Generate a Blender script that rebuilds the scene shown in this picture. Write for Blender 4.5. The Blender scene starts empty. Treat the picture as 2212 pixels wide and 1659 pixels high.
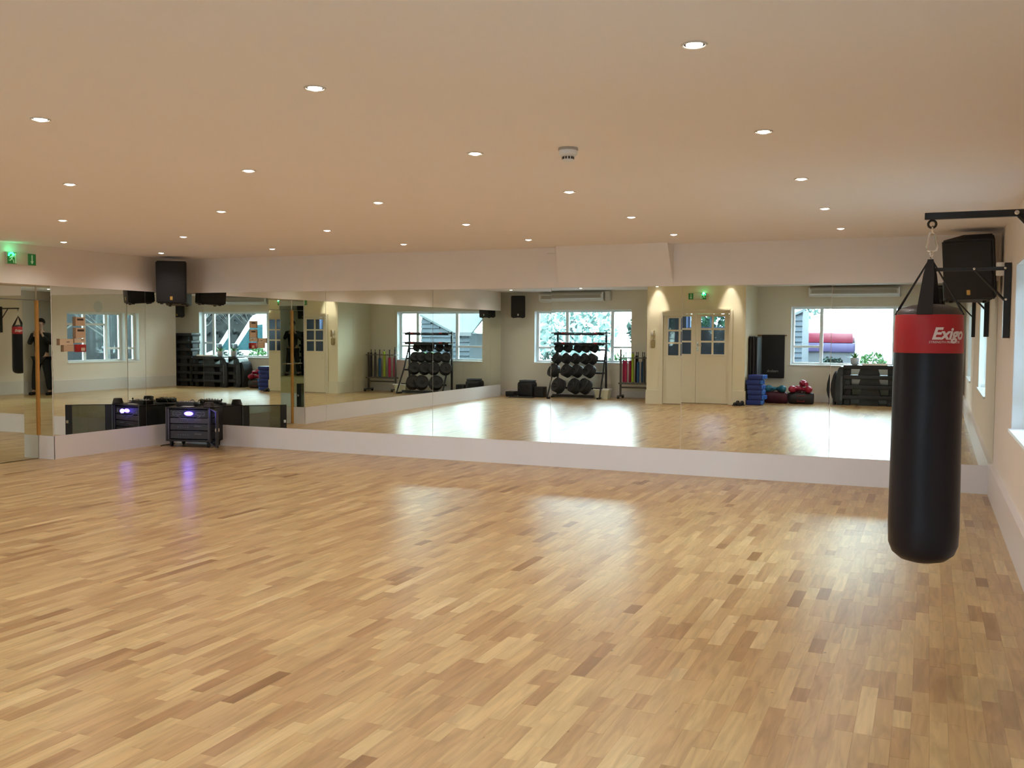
import bpy, bmesh, math, random
from mathutils import Vector, Matrix
random.seed(7)
C = bpy.context.scene.collection
S = bpy.context.scene
PI = math.pi

# ------------------------------------------------------------------ camera, world, exposure
YAW, PITCH, ROLL, FPX = 0.4072, -0.0502, 0.0067, 2081.77
cam = bpy.data.cameras.new('camera'); cam_o = bpy.data.objects.new('camera', cam); C.objects.link(cam_o)
cam.sensor_width = 36.0; cam.lens = 36.0*FPX/2212.0; cam.clip_start = 0.005; cam.clip_end = 200
fw = Vector((-math.sin(YAW)*math.cos(PITCH), math.cos(YAW)*math.cos(PITCH), math.sin(PITCH)))
rt = Vector((math.cos(YAW), math.sin(YAW), 0)); up = rt.cross(fw)
rt2 = rt*math.cos(ROLL)+up*math.sin(ROLL); up2 = up*math.cos(ROLL)-rt*math.sin(ROLL)
mw = Matrix((rt2, up2, -fw)).transposed().to_4x4(); mw.translation = Vector((0, 0, 1.5))
cam_o.matrix_world = mw
S.camera = cam_o
S.view_settings.view_transform = 'Standard'; S.view_settings.look = 'None'
S.view_settings.exposure = 0.08; S.view_settings.gamma = 1.0; S.view_settings.use_curve_mapping = False
S.cycles.use_denoising = True
S.cycles.use_adaptive_sampling = True; S.cycles.adaptive_threshold = 0.02
S.cycles.max_bounces = 10; S.cycles.glossy_bounces = 7; S.cycles.diffuse_bounces = 4
S.cycles.transmission_bounces = 8; S.cycles.transparent_max_bounces = 12
S.cycles.sample_clamp_indirect = 20.0; S.cycles.blur_glossy = 0.3
SKY = 30.0
w = bpy.data.worlds.new('overcast_sky'); S.world = w; w.use_nodes = True
nt = w.node_tree; bg = nt.nodes['Background']
tc = nt.nodes.new('ShaderNodeTexCoord'); sp = nt.nodes.new('ShaderNodeSeparateXYZ'); cr = nt.nodes.new('ShaderNodeValToRGB')
nt.links.new(tc.outputs['Generated'], sp.inputs[0]); nt.links.new(sp.outputs['Z'], cr.inputs[0]); nt.links.new(cr.outputs[0], bg.inputs['Color'])
cr.color_ramp.elements[0].position = 0.0; cr.color_ramp.elements[0].color = (0.74, 0.92, 1.0, 1)
cr.color_ramp.elements[1].position = 0.6; cr.color_ramp.elements[1].color = (0.60, 0.80, 1.0, 1)
bg.inputs['Strength'].default_value = SKY
LAMP_COL = (1.0, 0.89, 0.85); LAMP_W = 37.0

# ------------------------------------------------------------------ helpers
MATS = {}
def mat(name, col, rough=0.6, metal=0.0, emit=None, es=0.0, noise=0.0, nscale=20.0, bump=0.0, trans=0.0, ior=1.45, alpha=1.0, spec=0.5, coat=0.0):
    if name in MATS: return MATS[name]
    m = bpy.data.materials.new(name); m.use_nodes = True; MATS[name] = m
    n = m.node_tree; b = n.nodes['Principled BSDF']
    b.inputs['Base Color'].default_value = (*col, 1); b.inputs['Roughness'].default_value = rough
    b.inputs['Metallic'].default_value = metal; b.inputs['Transmission Weight'].default_value = trans
    b.inputs['IOR'].default_value = ior; b.inputs['Alpha'].default_value = alpha
    b.inputs['Specular IOR Level'].default_value = spec; b.inputs['Coat Weight'].default_value = coat
    if emit: b.inputs['Emission Color'].default_value = (*emit, 1); b.inputs['Emission Strength'].default_value = es
    if noise or bump:
        t = n.nodes.new('ShaderNodeTexCoord'); nz = n.nodes.new('ShaderNodeTexNoise'); nz.inputs['Scale'].default_value = nscale; nz.inputs['Detail'].default_value = 4
        n.links.new(t.outputs['Object'], nz.inputs['Vector'])
        if noise:
            mx = n.nodes.new('ShaderNodeMix'); mx.data_type = 'RGBA'
            mx.inputs[6].default_value = tuple(c*(1-noise) for c in col)+(1,); mx.inputs[7].default_value = tuple(min(1, c*(1+noise)) for c in col)+(1,)
            n.links.new(nz.outputs['Fac'], mx.inputs[0]); n.links.new(mx.outputs[2], b.inputs['Base Color'])
        if bump:
            bp = n.nodes.new('ShaderNodeBump'); bp.inputs['Strength'].default_value = bump; bp.inputs['Distance'].default_value = 0.01
            n.links.new(nz.outputs['Fac'], bp.inputs['Height']); n.links.new(bp.outputs[0], b.inputs['Normal'])
    return m

class MB:
    def __init__(s): s.v = []; s.f = []; s.sm = []
    def add(s, vs, fs, smooth=False):
        o = len(s.v); s.v += [tuple(v) for v in vs]; s.f += [tuple(i+o for i in f) for f in fs]; s.sm += [smooth]*len(fs); return s
    def box(s, x0, x1, y0, y1, z0, z1, M=None):
        vs = [Vector((x, y, z)) for z in (z0, z1) for y in (y0, y1) for x in (x0, x1)]
        if M is not None: vs = [M @ v for v in vs]
        return s.add(vs, [(0, 2, 3, 1), (4, 5, 7, 6), (0, 1, 5, 4), (2, 6, 7, 3), (0, 4, 6, 2), (1, 3, 7, 5)])
    def rbox(s, x0, x1, y0, y1, z0, z1, r=0.01, seg=2, M=None):
        bm = bmesh.new(); bmesh.ops.create_cube(bm, size=1)
        for v in bm.verts: v.co = Vector(((x0+x1)/2+v.co.x*(x1-x0), (y0+y1)/2+v.co.y*(y1-y0), (z0+z1)/2+v.co.z*(z1-z0)))
        bmesh.ops.bevel(bm, geom=bm.edges[:], offset=r, segments=seg, affect='EDGES', profile=0.5)
        return s.bm(bm, M, True)
    def bm(s, bm, M=None, smooth=False):
        bm.verts.ensure_lookup_table(); bm.verts.index_update()
        s.add([(M @ v.co if M is not None else v.co.copy()) for v in bm.verts], [tuple(v.index for v in f.verts) for f in bm.faces], smooth); bm.free(); return s
    def tube(s, pts, r, n=8, cap=True):
        pts = [Vector(p) for p in pts]; rs = r if isinstance(r, (list, tuple)) else [r]*len(pts)
        vs = []; fs = []; prev = None
        for i, p in enumerate(pts):
            d = (pts[min(i+1, len(pts)-1)]-pts[max(i-1, 0)]).normalized()
            a = prev if prev is not None else (Vector((0, 0, 1)) if abs(d.z) < 0.9 else Vector((1, 0, 0)))
            x = d.cross(a).normalized(); y = x.cross(d).normalized(); prev = y
            for k in range(n):
                t = 2*PI*k/n; vs.append(p+(x*math.cos(t)+y*math.sin(t))*rs[i])
        for i in range(len(pts)-1):
            for k in range(n):
                fs.append((i*n+k, i*n+(k+1) % n, (i+1)*n+(k+1) % n, (i+1)*n+k))
        if cap: fs.append(tuple(range(n))[::-1]); fs.append(tuple((len(pts)-1)*n+k for k in range(n)))
        return s.add(vs, fs, True)
    def lathe(s, prof, n=24, M=None):
        vs = []; fs = []
        for (r, z) in prof:
            for k in range(n):
                v = Vector((r*math.cos(2*PI*k/n), r*math.sin(2*PI*k/n), z)); vs.append(M @ v if M is not None else v)
        for i in range(len(prof)-1):
            for k in range(n): fs.append((i*n+k, i*n+(k+1) % n, (i+1)*n+(k+1) % n, (i+1)*n+k))
        if prof[0][0] > 1e-4: fs.append(tuple(range(n))[::-1])
        if prof[-1][0] > 1e-4: fs.append(tuple((len(prof)-1)*n+k for k in range(n)))
        return s.add(vs, fs, True)
    def sphere(s, c, r, seg=16, rings=10, sc=(1, 1, 1), M=None):
        T = Matrix.Translation(Vector(c)) @ (M if M is not None else Matrix.Identity(4)) @ Matrix.Diagonal((sc[0], sc[1], sc[2], 1))
        prof = [(max(1e-5, r*math.sin(PI*i/rings)), -r*math.cos(PI*i/rings)) for i in range(rings+1)]
        return s.lathe(prof, seg, T)
    def prism(s, poly, y0, y1, M=None, axis='Y'):
        n = len(poly)
        def P(a, b, t): return Vector((a, t, b)) if axis == 'Y' else (Vector((t, a, b)) if axis == 'X' else Vector((a, b, t)))
        vs = [P(a, b, y0) for a, b in poly]+[P(a, b, y1) for a, b in poly]
        if M is not None: vs = [M @ v for v in vs]
        fs = [tuple(range(n)), tuple(range(2*n-1, n-1, -1))]+[(i, i+n, (i+1) % n+n, (i+1) % n) for i in range(n)]
        return s.add(vs, fs)
    def build(s, name, m, parent=None, auto=True):
        me = bpy.data.meshes.new(name); me.from_pydata(s.v, [], s.f); me.validate()
        bm = bmesh.new(); bm.from_mesh(me); bmesh.ops.recalc_face_normals(bm, faces=bm.faces); bm.to_mesh(me); bm.free()
        if len(me.polygons) == len(s.sm): me.polygons.foreach_set('use_smooth', s.sm)
        try: me.set_sharp_from_angle(angle=0.7)
        except Exception: pass
        o = bpy.data.objects.new(name, me); C.objects.link(o)
        if m: me.materials.append(m)
        if parent: o.parent = parent
        return o

def split_loose(o):
    """give each loose piece of a part an object of its own"""
    me = o.data; n = len(me.vertices); par = list(range(n))
    def f(i):
        while par[i] != i: par[i] = par[par[i]]; i = par[i]
        return i
    for e in me.edges:
        a, b = f(e.vertices[0]), f(e.vertices[1])
        if a != b: par[a] = b
    grp = {}
    for p in me.polygons: grp.setdefault(f(p.vertices[0]), []).append(p)
    if len(grp) < 2: return
    m = me.materials[0] if me.materials else None; name = o.name.split('.')[0]; parent = o.parent; loc = o.location.copy(); rot = o.rotation_euler.copy()
    for ps in grp.values():
        ids = sorted({v for p in ps for v in p.vertices}); mp = {v: i for i, v in enumerate(ids)}
        mb = MB(); mb.add([me.vertices[v].co.copy() for v in ids], [tuple(mp[v] for v in p.vertices) for p in ps], ps[0].use_smooth)
        q = mb.build(name, m, parent); q.location = loc; q.rotation_euler = rot
    bpy.data.objects.remove(o)

def tag(o, label=None, cat=None, group=None, kind=None):
    if label: o['label'] = label
    if cat: o['category'] = cat
    if group: o['group'] = group
    if kind: o['kind'] = kind
    return o
def thing(name, label, cat, loc=(0, 0, 0), rz=0.0, group=None, kind=None):
    o = bpy.data.objects.new(name, None); C.objects.link(o); o.empty_display_size = 0.1
    o.location = loc; o.rotation_euler = (0, 0, rz); return tag(o, label, cat, group, kind)
def struct(o): o['kind'] = 'structure'; return o
def copy_tree(o, parent=None):
    c = o.copy(); C.objects.link(c); c.parent = parent
    for ch in [x for x in o.children]: copy_tree(ch, c)
    return c
def text_obj(name, body, size, m, parent, M, extrude=0.001, shear=0.0, bold=0.0, align='CENTER', bend=None):
    cu = bpy.data.curves.new(name, 'FONT'); cu.body = body; cu.size = size; cu.extrude = extrude; cu.shear = shear; cu.offset = bold
    cu.align_x = align; cu.align_y = 'CENTER'; cu.resolution_u = 3
    t = bpy.data.objects.new(name+'_tmp', cu); C.objects.link(t)
    dg = bpy.context.evaluated_depsgraph_get(); me = bpy.data.meshes.new_from_object(t.evaluated_get(dg))
    bpy.data.objects.remove(t)
    if bend:
        R, a0 = bend
        bm = bmesh.new(); bm.from_mesh(me); bmesh.ops.triangulate(bm, faces=bm.faces)
        bmesh.ops.subdivide_edges(bm, edges=[e for e in bm.edges if e.calc_length() > 0.012], cuts=2)
        for v in bm.verts:
            a = a0+v.co.x/R; rr = R+v.co.z+0.0012; v.co = Vector((rr*math.cos(a), rr*math.sin(a), v.co.y))
        bm.to_mesh(me); bm.free()
    me.transform(M); me.materials.clear(); me.materials.append(m)
    o = bpy.data.objects.new(name, me); C.objects.link(o); o.parent = parent; return o
def T(x, y, z): return Matrix.Translation((x, y, z))
def RX(a): return Matrix.Rotation(a, 4, 'X')
def RY(a): return Matrix.Rotation(a, 4, 'Y')
def RZ(a): return Matrix.Rotation(a, 4, 'Z')

# ------------------------------------------------------------------ materials
wallm = mat('cream_wall_paint', (0.82, 0.75, 0.685), 0.75, noise=0.02, nscale=3)
ceilm = mat('ceiling_paint', (0.90, 0.85, 0.83), 0.8, noise=0.015, nscale=2)
frontm = mat('front_wall_paint', (0.74, 0.70, 0.60), 0.7, noise=0.02, nscale=3)
trimm = mat('white_gloss_trim', (0.72, 0.69, 0.685), 0.4)
white = mat('white_plastic', (0.78, 0.78, 0.76), 0.35)
offwhite = mat('off_white_plastic', (0.70, 0.68, 0.60), 0.45)
pvc = mat('white_window_frame', (0.80, 0.84, 0.86), 0.3)
black = mat('black_plastic', (0.012, 0.012, 0.013), 0.4)
blackm = mat('black_painted_steel', (0.012, 0.012, 0.014), 0.35)
rubber = mat('black_rubber', (0.018, 0.018, 0.02), 0.6)
chrome = mat('chrome', (0.75, 0.75, 0.76), 0.2, 1.0)
darkgrey = mat('dark_grey_plastic', (0.05, 0.05, 0.055), 0.5)
grille = mat('black_speaker_grille', (0.010, 0.0095, 0.010), 0.65, noise=0.4, nscale=300)
pine = mat('orange_pine_board', (0.52, 0.25, 0.055), 0.5, noise=0.25, nscale=8)
doorm = mat('cream_door_paint', (0.70, 0.645, 0.50), 0.5)

def mirror_mat():
    m = mat('mirror_glass', (0.80, 0.83, 0.76), 0.0, 1.0, spec=0.5); return m
mirm = mirror_mat()
mirm2 = mat('tinted_mirror_glass', (0.62, 0.72, 0.68), 0.0, 1.0)
glassm = mat('window_glass', (1, 1, 1), 0.0, 0.0)
def glass_setup(m, tint, gl):
    n = m.node_tree; n.nodes.clear(); out = n.nodes.new('ShaderNodeOutputMaterial'); t = n.nodes.new('ShaderNodeBsdfTransparent'); g = n.nodes.new('ShaderNodeBsdfGlossy')
    g.inputs['Roughness'].default_value = 0.01; t.inputs['Color'].default_value = (*tint, 1); mx = n.nodes.new('ShaderNodeMixShader'); fr = n.nodes.new('ShaderNodeFresnel'); fr.inputs['IOR'].default_value = gl
    n.links.new(fr.outputs[0], mx.inputs[0]); n.links.new(t.outputs[0], mx.inputs[1]); n.links.new(g.outputs[0], mx.inputs[2]); n.links.new(mx.outputs[0], out.inputs[0])
glass_setup(glassm, (0.95, 0.98, 0.98), 1.3)
smoked = mat('smoked_acrylic', (1, 1, 1)); glass_setup(smoked, (0.45, 0.47, 0.42), 1.6)
doorglass = mat('door_pane_glass', (1, 1, 1)); glass_setup(doorglass, (0.50, 0.54, 0.70), 1.4)

def wood_mat():
    m = bpy.data.materials.new('hardwood_strip_floor'); m.use_nodes = True; n = m.node_tree; b = n.nodes['Principled BSDF']; L = n.links
    at = n.nodes.new('ShaderNodeAttribute'); at.attribute_name = 'tone'; at.attribute_type = 'GEOMETRY'
    geo = n.nodes.new('ShaderNodeNewGeometry'); sx = n.nodes.new('ShaderNodeSeparateColor'); L.new(at.outputs['Color'], sx.inputs[0])
    ramp = n.nodes.new('ShaderNodeValToRGB'); L.new(sx.outputs[0], ramp.inputs[0]); e = ramp.color_ramp.elements
    e[0].position = 0.0; e[0].color = (0.31, 0.175, 0.080, 1); e[1].position = 1.0; e[1].color = (0.70, 0.53, 0.29, 1)
    for p, c in ((0.12, (0.42, 0.255, 0.125)), (0.35, (0.52, 0.345, 0.175)), (0.6, (0.59, 0.415, 0.210)), (0.85, (0.66, 0.485, 0.25))):
        x = e.new(p); x.color = (*c, 1)
    ad = n.nodes.new('ShaderNodeVectorMath'); ad.operation = 'ADD'; mp = n.nodes.new('ShaderNodeMapping')
    cmb = n.nodes.new('ShaderNodeCombineXYZ'); mul = n.nodes.new('ShaderNodeMath'); mul.operation = 'MULTIPLY'; mul.inputs[1].default_value = 37.0
    L.new(sx.outputs[1], mul.inputs[0]); L.new(mul.outputs[0], cmb.inputs[2]); L.new(geo.outputs['Position'], ad.inputs[0]); L.new(cmb.outputs[0], ad.inputs[1])
    L.new(ad.outputs[0], mp.inputs['Vector']); mp.inputs['Scale'].default_value = (26, 2.6, 1.0)
    nz = n.nodes.new('ShaderNodeTexNoise'); nz.inputs['Scale'].default_value = 1.0; nz.inputs['Detail'].default_value = 6; nz.inputs['Distortion'].default_value = 1.2; L.new(mp.outputs[0], nz.inputs['Vector'])
    mr = n.nodes.new('ShaderNodeMapRange'); mr.inputs[1].default_value = 0.3; mr.inputs[2].default_value = 0.7; mr.inputs[3].default_value = 0.76; mr.inputs[4].default_value = 1.14; L.new(nz.outputs['Fac'], mr.inputs[0])
    mx = n.nodes.new('ShaderNodeMix'); mx.data_type = 'RGBA'; mx.blend_type = 'MULTIPLY'; mx.inputs[0].default_value = 1.0; L.new(ramp.outputs[0], mx.inputs[6]); L.new(mr.outputs[0], mx.inputs[7])
    mp2 = n.nodes.new('ShaderNodeMapping'); mp2.inputs['Scale'].default_value = (5.5, 4.0, 1); L.new(ad.outputs[0], mp2.inputs['Vector'])
    vo = n.nodes.new('ShaderNodeTexVoronoi'); vo.inputs['Scale'].default_value = 1.0; L.new(mp2.outputs[0], vo.inputs['Vector'])
    kr = n.nodes.new('ShaderNodeMapRange'); kr.inputs[1].default_value = 0.018; kr.inputs[2].default_value = 0.055; kr.inputs[3].default_value = 0.40; kr.inputs[4].default_value = 1.0; L.new(vo.outputs['Distance'], kr.inputs[0])
    mx2 = n.nodes.new('ShaderNodeMix'); mx2.data_type = 'RGBA'; mx2.blend_type = 'MULTIPLY'; mx2.inputs[0].default_value = 1.0; L.new(mx.outputs[2], mx2.inputs[6]); L.new(kr.outputs[0], mx2.inputs[7])
    hs = n.nodes.new('ShaderNodeHueSaturation'); hs.inputs['Saturation'].default_value = 1.08; hs.inputs['Value'].default_value = 0.80; L.new(mx2.outputs[2], hs.inputs['Color']); L.new(hs.outputs[0], b.inputs['Base Color']); b.inputs['Roughness'].default_value = 0.29; b.inputs['Specular IOR Level'].default_value = 0.5
    return m
woodm = wood_mat()

# ------------------------------------------------------------------ room geometry (metres; camera stands at x 0, y 0)
XL, XR, YB, YF = -9.454, 0.60, 10.303, -1.05
XBASE = -9.78; ZC = 2.5; ZT, ZB = 2.046, 0.278
TILT_L = 0.0

# floor substrate, then wood strips on it
fl = struct(MB().box(-10.2, 0.9, -2.1, 10.7, -0.12, -0.012).build('floor', mat('floor_screed', (0.16, 0.09, 0.04), 0.8)))
def strip_mesh(items, name):
    mb = MB(); tones = []
    for (x0, x1, y0, y1, z, t, g) in items:
        mb.add([(x0, y0, z), (x1, y0, z), (x1, y1, z), (x0, y1, z), (x0, y0, -.012), (x1, y0, -.012), (x1, y1, -.012), (x0, y1, -.012)],
               [(0, 1, 2, 3), (0, 4, 5, 1), (1, 5, 6, 2), (2, 6, 7, 3), (3, 7, 4, 0)]); tones += [(t, g)]*8
    me = bpy.data.meshes.new(name); me.from_pydata(mb.v, [], mb.f)
    ca = me.color_attributes.new('tone', 'FLOAT_COLOR', 'POINT'); buf = []
    for t, g in tones: buf += [t, g, 0, 1]
    ca.data.foreach_set('color', buf); me.materials.append(woodm)
    o = bpy.data.objects.new(name, me); C.objects.link(o); o.parent = fl; return o
SW = 0.0665; items = []
x = -9.80
while x < 0.60:
    y = -1.08+random.uniform(-0.3, 0)
    while y < 10.31:
        L = random.choice((.18, .24, .3, .36, .42, .5))*random.uniform(.85, 1.1)
        y1 = min(y+L, 10.31); t = random.random(); t = t if random.random() < .28 else .50+.27*(t-.5)*2
        t = min(1, max(0, t+random.uniform(-.08, .08)))
        items.append((x+.0002, min(x+SW, 0.60)-.0002, max(y, -1.08)+.0003, y1-.0003, random.uniform(-.0002, .0002), t, random.random())); y = y1
    x += SW
def apparent(it):
    cx, cy = (it[0]+it[1])/2, (it[2]+it[3])/2; d = Vector((cx, cy, -1.5)); z = d.dot(fw)
    if z < .8: return 0
    px = 1106+FPX*d.dot(rt2)/z; py = 829.5-FPX*d.dot(up2)/z
    if not (-30 < px < 2242 and py < 1720): return 0
    return (it[3]-it[2])/z**3
items.sort(key=apparent, reverse=True)
for it in items[:300]: strip_mesh([it], 'floorboard')
tag(strip_mesh(items[300:], 'floorboard_field'), kind='stuff')

# ceiling
cb = MB(); cb.box(-9.95, 0.9, -1.35, 10.6, ZC, 2.75)
struct(cb.build('ceiling', ceilm))

# back wall with plinth, mirrors, bulkhead
wb = MB(); wb.box(-9.9, 0.9, YB+0.008, 10.6, 0, ZC); wb.box(-9.9, 0.9, YB-0.002, YB+0.01, ZT+.001, ZC)
struct(wb.build('wall_back', wallm))
struct(MB().box(XL-.3, XR+.05, YB-0.002, YB+0.01, 0.0, ZB-.001).build('baseboard_back', trimm))
bh = MB(); bx0, bx1, bd = -3.88, -2.55, 0.17
bh.add([(bx0, YB, ZT+.003), (bx1, YB, ZT+.003), (bx0+.03, YB-bd, ZC), (bx1-.03, YB-bd, ZC), (bx0, YB+.02, ZC), (bx1, YB+.02, ZC), (bx0, YB+.02, ZT+.003), (bx1, YB+.02, ZT+.003)],
       [(0, 1, 3, 2), (2, 3, 5, 4), (0, 2, 4, 6), (1, 7, 5, 3), (6, 4, 5, 7), (0, 6, 7, 1)])
struct(bh.build('trim_1', wallm))

gm = thing('wall_mirror', 'long row of tall mirror panels covering the back wall above the plinth', 'mirror', (0, YB, 0))
seams = [-9.46, -8.57, -7.02, -5.487, -3.96, -2.447, -.909, .60]
tz = [0.74, 0.0, 0.0, 0.0, 0.0, 0.0, -0.2]       # small fixing errors of the real panels, degrees about the vertical
tx = [0.12, 0.12, 0.12, 0.12, 0.18, 0.28, 0.27]       # and leaning out at the top
for i in range(7):
    a, b = seams[i], seams[i+1]; cx = (a+b)/2
    o = MB().box(a-cx+.0022, b-cx-.0022, 0.0, .004, ZB-1.16, ZT-1.16).build('mirror_panel', mirm, gm)
    o.location = (cx, 0.0, 1.16); o.rotation_euler = (math.radians(tx[i]), 0, math.radians(tz[i]))

# left wall: boxed-out mirror wall with a recessed mirrored fire door; local u = into room, v = along wall
def LW(): return (XL, YB, 0)
def lobj(mb, name, m, parent=None):
    o = mb.build(name, m, parent)
    if parent is None: o.location = LW(); o.rotation_euler = (0, 0, -TILT_L)
    return o
RF, RN, RD, VE = -2.035, -2.955, -0.245, -10.913
wl = MB()
wl.box(-.45, -.008, RF, .3, 0, ZC); wl.box(-.45, -.008, VE, RN, 0, ZC)
wl.box(-.45, .0, VE, .3, ZT+.001, ZC); wl.box(-.45, RD-.03, RN, RF, 0, ZT)
wl.box(-.45, -.30, -11.65, VE, 0, ZC)
lobj(wl, 'wall_left', wallm); struct(bpy.data.objects['wall_left'])
bl = MB(); bl.box(-.02, .001, RF, .02, 0, ZB-.001); bl.box(RD, .001, RF-.004, RF+.01, 0, ZB-.001)
bl.box(-.02, .001, VE, RN, 0, ZB-.001); bl.box(RD, .001, RN-.01, RN+.004, 0, ZB-.001)
struct(lobj(bl, 'baseboard_left', trimm))
gl = thing('wall_mirror', 'row of mirror panels on the left wall either side of the recessed door', 'mirror', LW()); gl.rotation_euler = (0, 0, -TILT_L)
def lpanel(v0, v1, a=0.0):
    c = (v0+v1)/2; o = MB().box(-.004, 0, v0-c+.0022, v1-c-.0022, ZB-1.16, ZT-1.16).build('mirror_panel', mirm, gl)
    o.location = (0, c, 1.16); o.rotation_euler = (0, 0, math.radians(a))
FAR_A = (0.0, 0.0); NEAR_A = (0.0, 0.0, 0.0, 0.0, 0.0, 0.0)
lpanel(-.565, 0, FAR_A[0]); lpanel(RF, -.565, FAR_A[1])
vv = [RN, -4.425, -5.895, -7.365, -8.835, -10.305, VE]
for i in range(6): lpanel(vv[i+1], vv[i], NEAR_A[i])
for s, v in ((1, RF), (-1, RN)):
    o = MB().box(RD+.008, -.012, -.004 if s > 0 else 0, 0 if s > 0 else .004, ZB, ZT).build('jamb_mirror', mirm2 if s < 0 else mirm, gl); o.location = (0, v, 0)
dr = thing('door_2', None, None, LW()); dr.rotation_euler = (0, 0, -TILT_L); struct(dr)
MB().box(RD-.03, RD-.002, RN+.012, RF-.012, .004, 1.878).build('door_leaf', darkgrey, dr)
MB().box(RD-.002, RD+.002, RN+.012, RF-.012, .006, 1.876).build('mirror_facing', mat('door_mirror_glass', (0.72, 0.77, 0.68), 0.0, 1.0), dr)
MB().box(RD-.012, RD-.006, RN, RF, 1.886, ZT).build('mirror_transom', mirm, dr)
MB().box(RD+.002, RD+.026, RF-.014, RF-.004, ZB+.001, 1.88).build('pine_stop', pine, dr)
MB().box(RD+.002, RD+.026, RN+.004, RN+.016, .0, 1.88).build('pine_stop', pine, dr)
hnd = MB(); hnd.tube([(RD+.002, RN+.08, 1.0), (RD+.05, RN+.08, 1.0), (RD+.05, RN+.2, 1.0)], .009); hnd.build('lever_handle', chrome, dr)

# ---- windows
def window(name, axis, a0, a1, z0, z1, face, depth, mull, trans, outward):
    """axis 'X': opening along x in a wall facing +Y; 'Y': along y in a wall facing -X. face = plane of the glass"""
    wo = struct(thing(name, None, None)); 
    def bx(mb, a, b, d0, d1, c, d):
        if axis == 'X': mb.box(a, b, min(d0, d1), max(d0, d1), c, d)
        else: mb.box(min(d0, d1), max(d0, d1), a, b, c, d)
    f0, f1 = face-.03, face+.03
    fr = MB(); t = .055
    bx(fr, a0, a0+t, f0, f1, z0, z1); bx(fr, a1-t, a1, f0, f1, z0, z1); bx(fr, a0+t, a1-t, f0, f1, z1-t, z1); bx(fr, a0+t, a1-t, f0, f1, z0, z0+t)
    fr.build('window_frame', pvc, wo)
    xs = [a0+t]+list(mull)+[a1-t]
    for m_ in mull:
        q = MB(); bx(q, m_-.035, m_+.035, f0+.003, f1+.003, z0+t, z1-t); q.build('mullion', pvc, wo)
    for i in range(len(xs)-1):
        l = xs[i]+(.035 if i else 0); r = xs[i+1]-(.035 if i < len(xs)-2 else 0)
        zz = [z0+t]+([trans[i]] if trans[i] else [])+[z1-t]
        if trans[i]:
            q = MB(); bx(q, l, r, f0+.004, f1-.004, trans[i]-.025, trans[i]+.025); q.build('transom', pvc, wo)
        for k in range(len(zz)-1):
            b = zz[k]+(.025 if k else 0); u = zz[k+1]-(.025 if k < len(zz)-2 else 0)
            q = MB(); bx(q, l, r, face-.004, face+.004, b, u); q.build('pane', glassm, wo)
    sl = MB(); bx(sl, a0, a1, face+outward*-.03, face+outward*-(depth+.02), z0-.012, z0+.012); sl.build('sill', pvc, wo)
    lin = MB(); dd0, dd1 = face-outward*.03, face-outward*(depth-.004)
    bx(lin, a0, a0+.006, dd0, dd1, z0+.012, z1); bx(lin, a1-.006, a1, dd0, dd1, z0+.012, z1); bx(lin, a0, a1, dd0, dd1, z1-.006, z1); lin.build('reveal_lining', pvc, wo)
    # sky portal in the opening: helps the renderer find the real sky light, gives none itself
    ld = bpy.data.lights.new('sky_portal', 'AREA'); ld.shape = 'RECTANGLE'; ld.size = a1-a0; ld.size_y = z1-z0; ld.cycles.is_portal = True
    lo = bpy.data.objects.new('sky_portal', ld); C.objects.link(lo); lo.parent = wo
    c = (a0+a1)/2; zc = (z0+z1)/2; fo = face+outward*.06
    if axis == 'X': lo.location = (c, fo, zc); lo.rotation_euler = (PI/2, 0, 0)
    else: lo.location = (fo, c, zc); lo.rotation_euler = (PI/2, 0, PI/2)
    return wo
W1 = (-8.76, -6.33, 0.80, 2.05); W2 = (-2.75, -.38, 0.79, 2.06)
R1 = (6.20, 8.30, 0.80, 2.07); R2 = (1.22, 3.10, 0.72, 1.99)
LOB = (-5.05, -3.95, 1.56, 2.15)  # unseen lobby window, added and sized to send blue light through the upper door panes
def wall_with(name, axis, a0, a1, d0, d1, zt, holes, m):
    mb = MB(); hs = sorted(holes); cur = a0
    def bx(a, b, c, d):
        if b-a < 1e-6 or d-c < 1e-6: return
        if axis == 'X': mb.box(a, b, d0, d1, c, d)
        else: mb.box(d0, d1, a, b, c, d)
    for (h0, h1, z0, z1) in hs:
        bx(cur, h0, 0, zt); bx(h0, h1, 0, z0); bx(h0, h1, z1, zt); cur = h1
    bx(cur, a1, 0, zt); return struct(mb.build(name, m))
wall_with('wall_front', 'X', XBASE-.3, .9, YF-.30, YF, 2.5, [W1, W2, LOB], frontm)
wall_with('wall_right', 'Y', YF-.30, 10.6, XR, XR+.28, 2.5, [R1, R2], wallm)
window('window_1', 'X', *W1, YF-.20, .20, (-7.974, -6.843), (1.165, 0, 1.165), -1)
window('window_2', 'X', *W2, YF-.20, .20, (-2.13, -.74), (1.19, 0, 1.19), -1)
window('window_3', 'Y', *R1, XR+.18, .18, (6.95, 7.75), (0, 1.72, 1.17), 1)
window('window_4', 'Y', *R2, XR+.18, .18, (1.72, 2.42), (1.06, 1.68, 1.68), 1)
window('added_lobby_window', 'X', *LOB, YF-.20, .20, (-4.5,), (0, 0), -1)
br = MB(); br.box(.558, XR+.01, YF, YB, 0, .298); struct(br.build('baseboard_right', trimm))
bf = MB(); bf.box(XL-.3, -5.55, YF, YF+.02, 0, .16); bf.box(-3.45, .558, YF, YF+.02, 0, .16); struct(bf.build('baseboard_front', trimm))

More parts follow.
